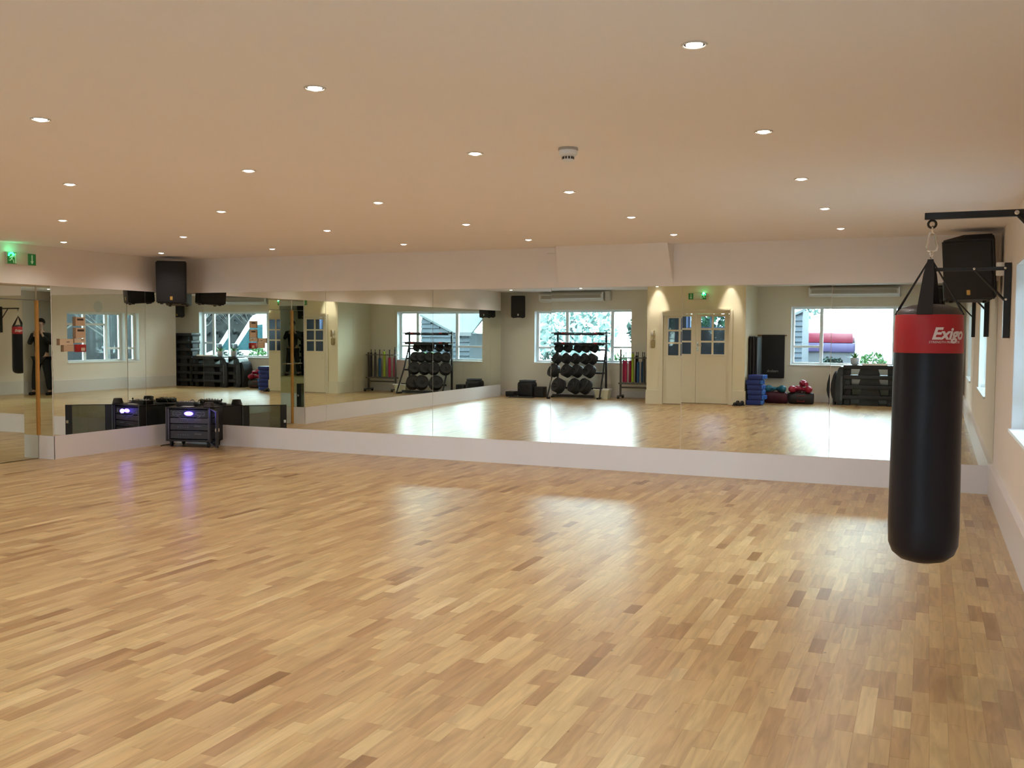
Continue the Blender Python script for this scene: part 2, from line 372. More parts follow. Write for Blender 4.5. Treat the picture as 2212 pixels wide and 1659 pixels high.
# ---- entrance lobby projecting into the room, with its double doors
VX0, VX1, VY = -5.54, -3.46, .47; DX0, DX1, DT = -5.19, -3.79, 1.885
ve = MB(); ve.box(VX0, DX0, VY-.1, VY, 0, ZC); ve.box(DX1, VX1, VY-.1, VY, 0, ZC); ve.box(DX0, DX1, VY-.1, VY, DT, ZC)
ve.box(VX0, VX0+.1, YF, VY-.1, 0, ZC); ve.box(VX1-.1, VX1, YF, VY-.1, 0, ZC)
struct(ve.build('wall_lobby', mat('lobby_wall_paint', (0.74, 0.68, 0.50), 0.6)))
vb = MB(); vb.box(VX0-.012, DX0-.07, VY, VY+.02, 0, .29); vb.box(DX1+.07, VX1+.012, VY, VY+.02, 0, .29); vb.box(VX1, VX1+.02, YF, VY, 0, .29); vb.box(VX0-.02, VX0, YF, VY, 0, .29)
struct(vb.build('baseboard_lobby', doorm))
d1 = struct(thing('door_1', None, None))
af = MB(); af.box(DX0-.07, DX0, VY, VY+.03, 0, DT+.07); af.box(DX1, DX1+.07, VY, VY+.03, 0, DT+.07); af.box(DX0, DX1, VY, VY+.03, DT, DT+.07); af.box(DX0-.02, DX1+.02, VY, VY+.06, DT+.07, DT+.10)
af.build('architrave', doorm, d1)
for k, (a, b) in enumerate(((DX0+.004, -4.493), (-4.487, DX1-.004))):
    lf = MB(); yy0, yy1 = VY-.07, VY-.03; w_ = b-a; s0, s1 = a+.1, b-.1
    lf.box(a, s0, yy0, yy1, .01, DT-.006); lf.box(s1, b, yy0, yy1, .01, DT-.006); lf.box(s0, s1, yy0, yy1, .01, 1.04); lf.box(s0, s1, yy0, yy1, 1.83, DT-.006)
    l = lf.build('door_leaf', doorm, d1)
    m_ = (s0+s1)/2
    gb = MB(); gb.box(m_-.02, m_+.02, yy0, yy1+.004, 1.04, 1.83)
    for z in (1.303, 1.567): gb.box(s0, m_-.02, yy0, yy1+.003, z-.018, z+.018); gb.box(m_+.02, s1, yy0, yy1+.003, z-.018, z+.018)
    gb.box(s0-.015, s1+.015, yy1, yy1+.012, 1.015, 1.04); gb.box(s0-.015, s1+.015, yy1, yy1+.012, 1.83, 1.85)
    gb.build('glazing_bar', doorm, l)
    for (p, q) in ((s0, m_-.02), (m_+.02, s1)):
        for (z, zz) in ((1.04, 1.285), (1.321, 1.549), (1.585, 1.83)): MB().box(p, q, (yy0+yy1)/2-.003, (yy0+yy1)/2+.003, z, zz).build('pane', doorglass, l)
    pm = MB(); pm.box(s0+.02, s1-.02, yy1, yy1+.006, .87, .90); pm.box(a+.05, a+.06, yy1, yy1+.004, .1, .95); pm.box(b-.06, b-.05, yy1, yy1+.004, .1, .95); pm.box(a+.05, b-.05, yy1, yy1+.004, .09, .1); pm.build('moulding', doorm, l)
    if k: 
        h = MB(); h.box(a+.02, a+.05, yy1, yy1+.006, 1.1, 1.28); h.tube([(a+.035, yy1, 1.22), (a+.035, yy1+.045, 1.22), (a+.13, yy1+.045, 1.22)], .009); h.build('lever_handle', chrome, l)
lf = MB(); lf.box(VX0+.1, VX1-.1, YF-.3, VY-.1, -.004, .006); struct(lf.build('trim_2', mat('lobby_doormat', (.03, .03, .035), .9)))

# ------------------------------------------------------------------ downlights
lampm = mat('lit_lamp', (1, 1, 1), 0.5, emit=(1.0, 0.93, 0.82), es=14.0)
rimm = mat('white_lamp_rim', (0.6, 0.56, 0.5), 0.4)
def ceil_z(y): return ZC
XC_ = [-.7625, -2.3154, -3.8533, -5.3419, -7.1107, -8.7957]; YR_ = [9.3416, 7.8676, 6.351, 4.8356, 3.3257, 1.81, .30]
cn = ['nearest the right wall', 'second from the right wall', 'third from the right wall', 'third from the left wall', 'second from the left wall', 'nearest the left wall']
rn = ['first row from the back mirror', 'second row from the back mirror', 'third row from the back mirror', 'fourth row from the back mirror', 'fifth row from the back mirror', 'sixth row from the back mirror', 'row nearest the windows']
def downlight(x, y, label, power=LAMP_W, cone=150, blend=1.0, tilt=0):
    z = ceil_z(y); t = thing('downlight', label, 'light', (x, y, z), 0, 'round recessed ceiling downlights')
    MB().lathe([(.036, -.001), (.0375, -.004), (.043, -.005), (.046, -.001)], 24).build('trim_ring', rimm, t)
    MB().lathe([(1e-5, -.011), (.016, -.0095), (.027, -.005), (.031, .002)], 24).build('lamp', lampm, t)
    ld = bpy.data.lights.new('downlight_beam', 'SPOT'); ld.energy = power; ld.color = LAMP_COL; ld.spot_size = math.radians(cone); ld.spot_blend = blend; ld.shadow_soft_size = .035
    lo = bpy.data.objects.new('downlight_beam', ld); C.objects.link(lo); lo.parent = t; lo.location = (0, 0, -.016); lo.rotation_euler = (math.radians(tilt), 0, 0)
    return t
for j, y in enumerate(YR_):
    for i, x in enumerate(XC_):
        if j == 6 and i in (2, 3): continue
        downlight(x, y, 'round white-rimmed lit ceiling downlight, %s, %s' % (rn[j], cn[i]))
downlight(-5.30, VY+.12, 'lit downlight over the wall intercom beside the entrance doors', 62, 66, .45, -30)
downlight(-3.77, VY+.12, 'lit downlight above the black trainers beside the entrance doors', 62, 66, .45, -30)

# smoke detector
sd = thing('smoke_detector', 'white round smoke detector on the ceiling', 'detector', (-1.79, 4.885, ZC))
MB().lathe([(.052, 0), (.054, -.012), (.050, -.014)], 28).build('base_plate', mat('detector_base', (.45, .42, .38), .5), sd)
MB().lathe([(.049, -.012), (.050, -.030), (.044, -.040), (.036, -.043)], 28).build('body', white, sd)
MB().lathe([(.030, -.042), (.031, -.062), (.024, -.070), (1e-5, -.072)], 24).build('sensor_cap', white, sd)
v = MB()
for k in range(12):
    a = 2*PI*k/12; v.box(.0295, .0325, -.0045, .0045, -.060, -.047, RZ(a))
v.build('vent_slot', black, sd)

# exit signs
green = mat('exit_green', (0.02, 0.16, 0.035), 0.4, emit=(0.01, 0.25, .05), es=.12)
greenlit = mat('exit_green_lamp', (0.05, .8, .3), .4, emit=(.05, 1, .42), es=3.0)
picto = mat('exit_pictogram', (.55, .62, .45), .5, emit=(.4, .6, .35), es=.12)
def exit_sign(loc, rz, label):
    t = thing('exit_sign', label, 'sign', loc, rz)      # local: x right as read, z up, faces -y
    MB().rbox(-.19, .19, -.035, 0, -.068, .068, .006).build('housing', mat('sign_housing', (.62, .6, .48), .4), t)
    g = MB().box(-.186, -.07, -.038, -.034, -.064, .064).build('running_man_panel', green, t)
    r = MB(); r.sphere((-.118, -.040, .040), .011, 10, 6, (1, .3, 1))
    for p, q in (((-.122, .028), (-.132, -.005)), ((-.132, -.005), (-.112, -.028)), ((-.112, -.028), (-.108, -.055)), ((-.132, -.005), (-.150, -.028)), ((-.150, -.028), (-.172, -.026)), ((-.124, .022), (-.100, .012)), ((-.124, .022), (-.146, .014)), ((-.146, .014), (-.158, -.004))):
        r.tube([(p[0], -.0395, p[1]), (q[0], -.0395, q[1])], .0052, 6)
    r.box(-.092, -.074, -.041, -.038, -.058, .056); r.build('running_man', picto, g)
    g2 = MB().box(.082, .186, -.038, -.034, -.064, .064).build('arrow_panel', green, t)
    a = MB(); a.box(.126, .140, -.041, -.038, -.02, .05); a.prism([(.112, -.018), (.154, -.018), (.133, -.052)], -.041, -.038); a.build('down_arrow', picto, g2)
    lamp = MB(); lamp.tube([(-.176, -.041, .022), (-.165, -.041, .046), (-.140, -.041, .058), (-.115, -.041, .050), (-.105, -.041, .030)], .009, 8); lamp.build('lamp_glow', greenlit, g)
    ld = bpy.data.lights.new('exit_lamp', 'POINT'); ld.energy = .35; ld.color = (.1, 1, .45); ld.shadow_soft_size = .02
    lo = bpy.data.objects.new('exit_lamp', ld); C.objects.link(lo); lo.parent = t; lo.location = (-.14, -.07, .06)
    return t
exit_sign((-9.456, 7.845, 2.328), PI/2, 'green and white exit sign on the wall above the mirrored door')
e2 = exit_sign((-4.46, VY, 2.25), PI, 'green and white exit sign above the cream entrance doors')

# junction box on the back wall, motion sensor by the right bracket
jb = thing('junction_box', 'small white box where the back wall meets the ceiling', 'box', (-3.955, YB-.002, 2.468))
MB().rbox(-.062, .062, -.045, 0, -.032, .032, .006).build('box_lid', wallm, jb); MB().box(-.05, .05, -.047, -.044, -.022, .022).build('cover', wallm, jb)
ms = thing('motion_sensor', 'small white cylindrical sensor on the right wall behind the black bracket', 'sensor', (XR-.001, 9.35, 2.10))
MB().lathe([(.030, -.055), (.034, -.05), (.036, .05), (.030, .06), (1e-5, .062)], 20, T(-.045, 0, 0)).build('housing', white, ms); MB().box(-.05, 0, -.02, .02, -.02, .02).build('mount', white, ms)

# ------------------------------------------------------------------ wall speakers
def speaker(loc, rz, tilt, label, wd=.40, h=.56, dp=.36, badge=(.55, .33, .08)):
    t = thing('wall_speaker', label, 'speaker', loc, rz)      # faces local -y
    M = RX(tilt)
    cab = MB(); hw = wd/2; b = hw*.62
    poly = [(-hw, -dp/2), (hw, -dp/2), (hw, -dp/2+.06), (b, dp/2), (-b, dp/2), (-hw, -dp/2+.06)]
    bm = bmesh.new(); vs = [bm.verts.new((x, y, z)) for z in (-h/2, h/2) for x, y in poly]; n = 6
    bm.faces.new(vs[:n][::-1]); bm.faces.new(vs[n:])
    for i in range(n): bm.faces.new((vs[i], vs[(i+1) % n], vs[n+(i+1) % n], vs[n+i]))
    bmesh.ops.bevel(bm, geom=bm.edges[:], offset=.014, segments=2, affect='EDGES')
    cab.bm(bm, M, True); cab.build('cabinet', mat('speaker_cabinet', (.011, .0095, .009), .55), t)
    g = MB().rbox(-hw+.016, hw-.016, -dp/2-.010, -dp/2+.004, -h/2+.018, h/2-.018, .008, 2, M).build('grille', grille, t)
    MB().rbox(-.016, .016, -dp/2-.014, -dp/2-.008, -h/2+.045, -h/2+.092, .004, 1, M).build('badge', mat('brass_badge%d' % int(badge[0]*100), badge, .5, .3), g)
    br = MB(); br.box(-.03, .03, dp/2-.03, dp/2+.10, -.03, .03, M); br.box(-.05, .05, dp/2+.09, dp/2+.11, -.09, .09); br.build('wall_bracket', blackm, t)
    for sx in (-1, 1):
        MB().lathe([(.018, -.014), (.022, 0)], 10, M @ T(sx*(hw-.06), -dp/2+.06, -h/2)).build('foot', rubber, t); MB().lathe([(.018, -.014), (.022, 0)], 10, M @ T(sx*(b-.03), dp/2-.06, -h/2)).build('foot', rubber, t)
    return t
speaker((-9.16, 9.93, 2.175), math.radians(36), math.radians(4), 'black loudspeaker hung in the back left corner above the equipment case', .38, .55, .34)
speaker((.365, 9.90, 2.165), math.radians(-17), math.radians(13), 'black loudspeaker in the back right corner behind the heavy bag bracket', .44, .55, .36)
speaker((-9.05, YF+.30, 2.15), PI+math.radians(-18), math.radians(3), 'black loudspeaker seen in the mirror, high beside the barbell rack window', .34, .52, .30, (.5, .5, .5))
speaker((.06, YF+.30, 2.16), PI+math.radians(20), math.radians(4), 'black loudspeaker on the window wall beside the right wall, above the tall step stack', .34, .50, .30)

# ------------------------------------------------------------------ heavy bag and wall brackets
leather = mat('black_vinyl', (.010, .010, .016), .38, noise=.15, nscale=6, bump=.08, spec=.32)
red = mat('red_vinyl', (.42, .018, .028), .45, noise=.08, nscale=5)
lettw = mat('white_print', (.75, .66, .66), .6)
def bracket(y, z, x1, label, armend):
    t = thing('bag_bracket', label, 'bracket', (XR-.004, y, z))
    MB().rbox(-.05, 0, -.03, .03, -.56, .045, .003, 1).build('wall_post', blackm, t)
    MB().rbox(armend, -.02, -.014, .014, -.0145, .0145, .002, 1).build('arm', blackm, t)
    b = MB(); b.tube([(-.27, 0, 0), (-.03, 0, -.27)], .011, 6); b.build('brace', blackm, t)
    for (x, zz) in ((-.27, .0), (-.045, .0), (-.035, -.25)):
        MB().lathe([(.010, 0), (.010, .006), (.006, .010), (1e-5, .011)], 8, T(x, -.0145 if x < -.06 else -.031, zz) @ RX(PI/2)).build('bolt', chrome, t)
    return t
BY, BZ = 4.58, 2.028
b1 = bracket(BY, BZ, 0, 'black steel wall bracket arm carrying the heavy bag', -.625)
b2 = bracket(8.72, 2.066, 0, 'empty black steel wall bracket between window and back mirror', -.56)
rg = MB()
def ring(mb, c, R, r, M=Matrix.Identity(4), n=20, k=8):
    pts = [M @ Vector((R*math.cos(2*PI*i/n), 0, R*math.sin(2*PI*i/n))) for i in range(n+1)]
    mb.tube([p+Vector(c) for p in pts], r, k, False)
ring(rg, (-.594, 0, -.034), .016, .005); rg.build('eye_bolt', blackm, b1)

bag = thing('punching_bag', 'black hanging punching bag with red band and white Exigo lettering', 'punching bag', (.0, BY, 0))
R = .141
prof = [(1e-5, .517), (.05, .519), (.095, .532), (.128, .560), (.143, .60), (.146, .68), (.144, .9), (.142, 1.1), (.1415, 1.3), (.139, 1.437)]
body = MB().lathe(prof, 48).build('bag_body', leather, bag)
bandR = [(.1392, 1.437), (.1412, 1.44), (.1400, 1.52), (.1365, 1.598), (.134, 1.602)]
bd_ = MB().lathe(bandR, 48).build('red_band', red, bag)
MB().lathe([(.134, 1.600), (.131, 1.612), (.115, 1.630), (.07, 1.645), (1e-5, 1.652)], 40).build('top_cover', mat('bag_top_vinyl', (.05, .042, .042), .4, bump=.15, nscale=15), bag)
for a0 in (math.radians(306), math.radians(141)):
    text_obj('brand_lettering', 'Exigo', .070, lettw, bd_, T(0, 0, 1.518), .0008, .28, .0022, bend=(.1398, a0))
    text_obj('small_print', 'STRENGTH PRODUCTS', .0135, lettw, bd_, T(0, 0, 1.484), .0006, .2, 0, bend=(.1402, a0-.12))
text_obj('top_print', 'Exigo', .03, mat('grey_print', (.25, .24, .24), .6), bag, T(0, 0, 1.614), .0006, .28, 0, bend=(.1262, math.radians(240)))
st = []
for k, (a, wdt) in enumerate(((math.radians(172), .040), (math.radians(262), .062), (math.radians(5), .04), (math.radians(82), .06))):
    p0 = Vector((.005*math.cos(a), .005*math.sin(a), 1.842)); p1 = Vector((.124*math.cos(a), .124*math.sin(a), 1.628)); p2 = Vector((.136*math.cos(a), .136*math.sin(a), 1.602))
    tn = Vector((-math.sin(a), math.cos(a), 0)); nn = Vector((math.cos(a), math.sin(a), .4)).normalized()*.002
    mb = MB(); P = []
    for p, ww in ((p0, wdt*.35), (p0*.7+p1*.3, wdt*.7), (p1, wdt), (p2, wdt)):
        P += [p-tn*ww/2-nn, p+tn*ww/2-nn, p+tn*ww/2+nn, p-tn*ww/2+nn]
    fs = []
    for i in range(3):
        for j in range(4): fs.append((i*4+j, i*4+(j+1) % 4, (i+1)*4+(j+1) % 4, (i+1)*4+j))
    fs += [(0, 3, 2, 1), (12, 13, 14, 15)]
    mb.add(P, fs).build('hanging_strap', mat('black_webbing', (.016, .015, .017), .7), bag)
hk = MB()
hp = [(0, 0, .075), (-.010, 0, .070), (-.013, 0, .055), (-.016, 0, .03), (-.022, 0, .012), (-.018, 0, -.004), (0, 0, -.010), (.018, 0, -.004), (.022, 0, .012), (.016, 0, .03), (.013, 0, .055), (.010, 0, .070), (0, 0, .075)]
hk.tube([(p[0]+.004, p[1], p[2]+1.885) for p in hp], .0042, 8, False)
hk.build('spring_hook', chrome, bag)
rr = MB(); ring(rr, (.003, 0, 1.862), .014, .004, RZ(1.2)); ring(rr, (.004, 0, 1.972), .013, .004, RZ(1.5)); rr.build('steel_ring', chrome, bag)

# ------------------------------------------------------------------ wheeled equipment case in the back left corner
rackrz = math.atan2(.14, .63)
rk = thing('equipment_rack', 'black wheeled amplifier rack case standing in the mirrored corner', 'rack case', (-8.915, 9.915, 0), rackrz)
W_, D_, z0, z1 = .325, .40, .075, .53
c = MB(); c.rbox(-W_, -W_+.025, 0, D_, z0, z1, .006, 2); c.rbox(W_-.025, W_, 0, D_, z0, z1, .006, 2); c.rbox(-W_, W_, 0, D_, z1-.022, z1, .006, 2); c.rbox(-W_, W_, 0, D_, z0, z0+.025, .006, 2); c.box(-W_+.02, W_-.02, D_-.02, D_-.005, z0, z1)
c.build('case_shell', mat('black_case_laminate', (.016, .015, .017), .45), rk)
ed = MB()
for sx in (-W_+.012, W_-.012): ed.tube([(sx, -.004, z0), (sx, -.004, z1)], .007, 6)
ed.box(W_, W_+.004, D_-.03, D_-.005, z0, z1); ed.build('edge_trim', mat('aluminium_edge', (.12, .12, .13), .35, .8), rk)
for sx in (-1, 1):
    for sy in (.05, D_-.05):
        q = MB().lathe([(.030, -.013), (.034, -.008), (.034, .008), (.030, .013)], 16, T(sx*(W_-.06), sy, .034) @ RY(PI/2)).box(sx*(W_-.06)-.02, sx*(W_-.06)+.02, sy-.02, sy+.02, .06, .075); q.build('caster', rubber, rk)
unit = mat('rack_unit_front', (.03, .029, .035), .4); unit2 = mat('rack_unit_grey', (.06, .055, .07), .4); silver = mat('silver_print', (.45, .45, .5), .3, .6)
blue = mat('blue_led', (.1, .1, 1), .3, emit=(.09, .05, 1.0), es=14.0); bluew = mat('bright_blue_led', (.8, .8, 1), .3, emit=(.30, .32, 1.0), es=55.0)
u1 = MB().rbox(-.27, .27, .02, .3, .395, .495, .003, 1).build('lit_amplifier', unit, rk)
q = MB(); zc = .445
for sx in (-1, 1):
    q.tube([(sx*.20, .018, zc+.022), (sx*.225, .018, zc+.022), (sx*.225, .018, zc-.022), (sx*.20, .018, zc-.022)], .0028, 5)
    q.tube([(sx*.19, .018, zc+.012), (sx*.15, .018, zc+.022), (sx*.10, .018, zc+.008), (sx*.10, .018, zc-.008), (sx*.15, .018, zc-.022), (sx*.19, .018, zc-.012)], .0022, 5)
    q.tube([(sx*.17, .018, zc-.03), (sx*.11, .018, zc-.062)], .0022, 5)
q.tube([(-.11, .018, zc-.062), (-.03, .018, zc-.062)], .002, 5); q.build('silver_outline', silver, u1)
q = MB(); q.sphere((-.028, .016, zc), .014, 14, 8, (1.3, .4, 1)); q.sphere((.030, .016, zc), .013, 14, 8, (1.1, .4, 1)); q.build('level_light', bluew, u1)
q = MB(); q.sphere((0, .0195, zc), .052, 18, 8, (1.25, .05, .55)); q.build('blue_display', blue, u1)
ld = bpy.data.lights.new('led_light', 'POINT'); ld.energy = .5; ld.color = (.12, .08, 1); ld.shadow_soft_size = .03; lo = bpy.data.objects.new('led_light', ld); C.objects.link(lo); lo.parent = rk; lo.location = (0, -.05, zc)
for (a, b, m_) in ((.315, .385, unit2), (.225, .305, unit), (.11, .215, unit)):
    u = MB().rbox(-.27, .27, .022, .3, a, b, .003, 1).build('rack_unit', m_, rk)
    q = MB(); 
    for k in range(5): q.lathe([(.008, 0), (.007, .01)], 10, T(-.15+.035*k, .022, (a+b)/2) @ RX(PI/2))
    q.box(.08, .18, .018, .022, (a+b)/2+.008, (a+b)/2+.02); q.build('control_knob', mat('knob_grey', (.12, .12, .14), .4), u)
for k in range(2): MB().box(-.30+.575*k, -.275+.575*k, .01, .02, z0+.025, z1-.022).build('rack_rail', unit2, rk)
dl = math.atan2(-.66, .75)-rackrz
Md = T(W_, -.005, 0) @ RZ(dl)
dd = MB(); dd.box(.0, .085, -.014, .014, .065, .52, Md); dd.box(.50, .585, -.014, .014, .065, .52, Md); dd.box(.085, .50, -.014, .014, .065, .075, Md); dd.box(.085, .50, -.014, .014, .51, .52, Md)
dd.build('open_door_frame', mat('door_frame_black', (.02, .02, .022), .5), rk); MB().box(.085, .50, -.004, .004, .075, .51, Md).build('smoked_window', smoked, rk)
q = MB(); q.box(.545, .575, -.024, .024, .27, .31, Md); q.build('door_latch', chrome, rk)
tops = []
t = thing('cable_coil', 'coiled black cable lying on the equipment rack', 'cable', (-8.66, 10.03, .532), .3); q = MB()
for k in range(5): ring(q, (0, 0, .01+.013*k), .065-.004*k, .009, RX(PI/2) @ RY(.1*k), 24, 6)
q.build('loop', mat('dark_cable', (.03, .026, .022), .4), t)
t = thing('mixer', 'small black mixing desk on top of the equipment rack', 'mixer', (-9.06, 10.08, .532), .2)
MB().rbox(-.13, .13, -.08, .08, 0, .055, .008).build('chassis', black, t); q = MB()
for k in range(4):
    for j in range(3): q.lathe([(.008, .055), (.006, .070)], 8, T(-.09+.06*k, -.05+.04*j, 0))
q.build('knob', silver, t)
t = thing('paper_sheets', 'loose white papers on the front of the equipment rack', 'paper', (-8.98, 9.975, .531), .1)
for k in range(3): MB().box(-.09, .06, -.03, .05, .002*k, .002*k+.0015, RZ(.12*k) @ T(.012*k, 0, 0)).build('sheet', mat('white_paper', (.75, .74, .78), .8), t)
t = thing('microphone_stand', 'short black desk stand on the equipment rack', 'stand', (-8.84, 10.12, .531))
MB().lathe([(.03, 0), (.028, .01), (.004, .014), (.004, .05), (.012, .06), (.010, .075), (1e-5, .08)], 14).build('base', black, t)
t = thing('adapter_box', 'grey adapter box beside the cable coil on the rack', 'box', (-8.76, 10.20, .531), .4); MB().rbox(-.05, .05, -.03, .03, 0, .035, .005).build('shell', darkgrey, t); MB().box(-.03, .03, -.031, -.029, .01, .025).build('label_plate', silver, t)
t = thing('loose_cable', 'black cables looping over the equipment rack', 'cable', (-9.0, 10.2, .531)); q = MB()
q.tube([(-.2, 0, .005), (-.16, 0, .05), (-.1, .02, .075), (-.04, 0, .05), (.0, -.02, .01), (.1, 0, .03), (.16, .02, .055), (.22, 0, .01)], .005, 6); q.build('lead', black, t)
t = thing('speaker_cable', 'dark cable trailing on the floor left of the rack case', 'cable', (-9.36, 9.95, 0)); q = MB()
q.tube([(-.04, .25, .006), (-.02, .15, .006), (.02, .08, .006), (.0, -.02, .006), (.04, -.10, .006)], .006, 6); q.build('lead', black, t)

# ------------------------------------------------------------------ notices and boxes on the left mirror
tan = mat('tan_card', (.52, .36, .22), .7); tan2 = mat('pale_tan_card', (.58, .44, .29), .7); ink = mat('dark_print', (.03, .02, .01), .7); redbox = mat('red_enamel', (.33, .012, .012), .35)
def notice(y, z, w_, h, m, label, lab=None, d=.012):
    t = thing('notice', label, 'notice', (XL-(YB-y)*math.sin(TILT_L)*1.0+.001, y, z), -TILT_L, 'cards on the left mirror')
    MB().box(0, d, -w_/2, w_/2, -h/2, h/2).build('card', m, t)
    MB().box(0, d+.006, -w_/2-.012, -w_/2, -h/2-.003, h/2+.003).build('edge_strip', mat('brown_edge', (.22, .13, .07), .7), t)
    if lab: MB().box(d, d+.0015, lab[0], lab[1], lab[2], lab[3]).build('dark_print', ink, t)
notice(8.665, 1.635, .145, .105, tan, 'topmost tan card notice with dark heading on the left mirror', (-.045, .05, .012, .035))
notice(8.668, 1.495, .15, .125, tan, 'middle tan card notice with dark heading above the red box', (-.045, .055, .02, .045))
notice(8.655, 1.402, .17, .05, tan2, 'wide tan strip notice directly above the red box', (.02, .06, .005, .012))
notice(8.46, 1.388, .205, .072, tan2, 'long pale tan notice left of the others on the mirror', (.0, .045, -.004, .004))
notice(8.49, 1.312, .15, .075, tan, 'small square tan notice under the long pale one')
t = thing('alarm_box', 'small red box with pale label under the tan notices', 'alarm', (XL-.017, 8.672, 1.312), -TILT_L)
MB().rbox(0, .04, -.073, .073, -.046, .046, .008).build('red_case', redbox, t); MB().box(.0395, .0415, -.005, .05, -.032, .005).build('pale_label', tan2, t)

# round wall clock on the right wall
t = thing('wall_clock', 'round pale grey wall clock above the right wall window', 'clock', (XR-.001, 2.12, 2.13), PI/2)
Mc = RX(PI/2)
MB().lathe([(.145, 0), (.145, .03), (.132, .038), (.128, .03)], 36, Mc).build('rim', mat('grey_clock_rim', (.62, .63, .6), .4), t)
MB().lathe([(1e-5, .024), (.130, .024)], 36, Mc).build('dial', mat('clock_dial', (.85, .87, .84), .5), t)
q = MB(); q.box(-.004, .004, -.030, -.027, 0, .07, RY(.9)); q.box(-.003, .003, -.033, -.030, 0, .10, RY(2.6)); q.build('hand', black, t)
q = MB()
for k in range(12): q.box(-.003, .003, -.0275, -.0245, .105, .122, RY(k*PI/6))
q.build('hour_mark', black, t)

# ------------------------------------------------------------------ air conditioners above the front windows
acw = mat('aircon_white', (.62, .61, .56), .4); acflap = mat('aircon_flap', (.8, .84, .88), .3)
def aircon(x0, x1, z, label, side=None):
    t = thing('air_conditioner', label, 'air conditioner', ((x0+x1)/2, YF, z)); h = (x1-x0)/2
    q = MB(); q.prism([(0, .0), (0, .20), (.17, .20), (.22, .16), (.22, .06), (.16, .0)], -h, h, axis='X'); q.build('casing', acw, t)
    MB().box(-h+.06, h-.06, .222, .227, .075, .15).build('intake_panel', mat('aircon_panel', (.36, .34, .29), .5), t)
    q = MB(); q.prism([(.10, -.004), (.20, .040), (.235, .052), (.228, .058), (.19, .050), (.10, .004)], -h+.02, h-.02, axis='X'); q.build('air_flap', acflap, t)
    for k in range(2): MB().box(-h+.001+(2*h-.03)*k, -h+.028+(2*h-.03)*k, .2205, .226, .03, .19).build('end_cap', acflap, t)
aircon(-8.56, -6.96, 2.255, 'long white air conditioner above the window behind the barbell rack')
aircon(-2.37, -.64, 2.26, 'long white air conditioner above the window behind the step stacks')
t = thing('pipe_cover', 'pale boxed pipe cover beside the air conditioner over the barbell rack', 'pipe cover', (-6.88, YF, 2.26)); MB().rbox(-.06, .06, 0, .14, 0, .22, .01).build('cover', acw, t); MB().box(-.05, .05, .14, .143, .02, .2).build('front_lid', acw, t)

# ------------------------------------------------------------------ barbell and plate rack
RKX, RKY = -7.46, -.55
rk = thing('barbell_rack', 'tall black steel barbell and weight plate rack in front of the window', 'weight rack', (RKX, RKY, 0))
for sx in (-.59, .61):
    MB().rbox(sx-.02, sx+.02, -.26, -.21, 0.0, 1.54, .004, 1).build('upright', blackm, rk)
    q = MB(); q.tube([(sx*1.0, -.20, 1.15), (sx*1.02, .02, .62), (sx*1.06, .36, .02)], .020, 8); q.build('slanted_leg', blackm, rk)
    q = MB(); q.box(sx-.025, sx+.025, -.28, .40, .0, .04); q.build('foot_rail', blackm, rk)
for z in (1.47, 1.235): q = MB(); q.box(-.60, .62, -.25, -.20, z-.02, z+.015); q.box(-.60, .62, -.03, .0, z-.02, z+.01); q.box(-.60, -.575, -.25, 0, z-.02, z+.03); q.box(.595, .62, -.25, 0, z-.02, z+.03); q.build('bar_shelf', blackm, rk)
rows = [(1.15, -.13, (-.52, -.29, -.04, .15, .35), .098, .032), (.90, -.03, (-.52, -.29, -.06, .17, .35), .122, .034), (.62, .07, (-.56, -.23, .02, .32), .150, .040), (.27, .22, (-.37, .03, .27), .172, .046)]
for z, yy, xs, r, th in rows: MB().box(-.62, .64, yy-.11, yy-.07, z-.06, z-.02).build('peg_rail', blackm, rk)
MB().box(-.5, .5, .30, .36, .03, .09).build('cross_bar', blackm, rk)
plate0 = {}
axis = Vector((-.55, .72, .42)).normalized()
qz = axis.to_track_quat('Z', 'X').to_matrix().to_4x4()
lab = {0: 'top', 1: 'second', 2: 'third', 3: 'lowest'}
order = ['first', 'second', 'third', 'fourth', 'fifth']
for ri, (z, yy, xs, r, th) in enumerate(rows):
    pm = MB().lathe([(.014, -th/2), (r*.35, -th/2), (r*.40, -th*.25), (r*.8, -th*.25), (r*.84, -th/2), (r*.97, -th/2), (r, -th*.3), (r, th*.3), (r*.97, th/2), (r*.84, th/2), (r*.8, th*.25), (r*.40, th*.25), (r*.35, th/2), (.014, th/2)], 22)
    for ci, x in enumerate(xs):
        peg = MB(); c0 = Vector((x+.06, yy-.09, z-.05)); L_ = .05+th*5.5; peg.tube([c0, c0+axis*L_], .012, 8); peg.build('plate_peg', blackm, rk)
        for k in range(4):
            if not (ri, 'm') in plate0:
                o = pm.build('weight_plate', rubber); plate0[(ri, 'm')] = o
            else:
                o = plate0[(ri, 'm')].copy(); C.objects.link(o)
            o.location = Vector((RKX, RKY, 0))+c0+axis*(.05+th/2+k*(th+.002)); o.rotation_euler = qz.to_euler()
            tag(o, 'black rubber weight plate, %s of four on the %s peg of the %s row' % (('innermost', 'second', 'third', 'outermost')[k], order[ci], lab[ri]), 'weight plate', 'plates on the barbell rack')
barm = mat('dark_steel_bar', (.10, .11, .13), .35, .8); collar = mat('black_collar', (.02, .02, .022), .5); redb = mat('red_collar_trim', (.35, .02, .03), .5)
bb0 = thing('barbell', 'lower left barbell', 'barbell', (0, 0, 0))
MB().tube([(-.66, 0, 0), (.66, 0, 0)], .014, 10).build('bar', barm, bb0)
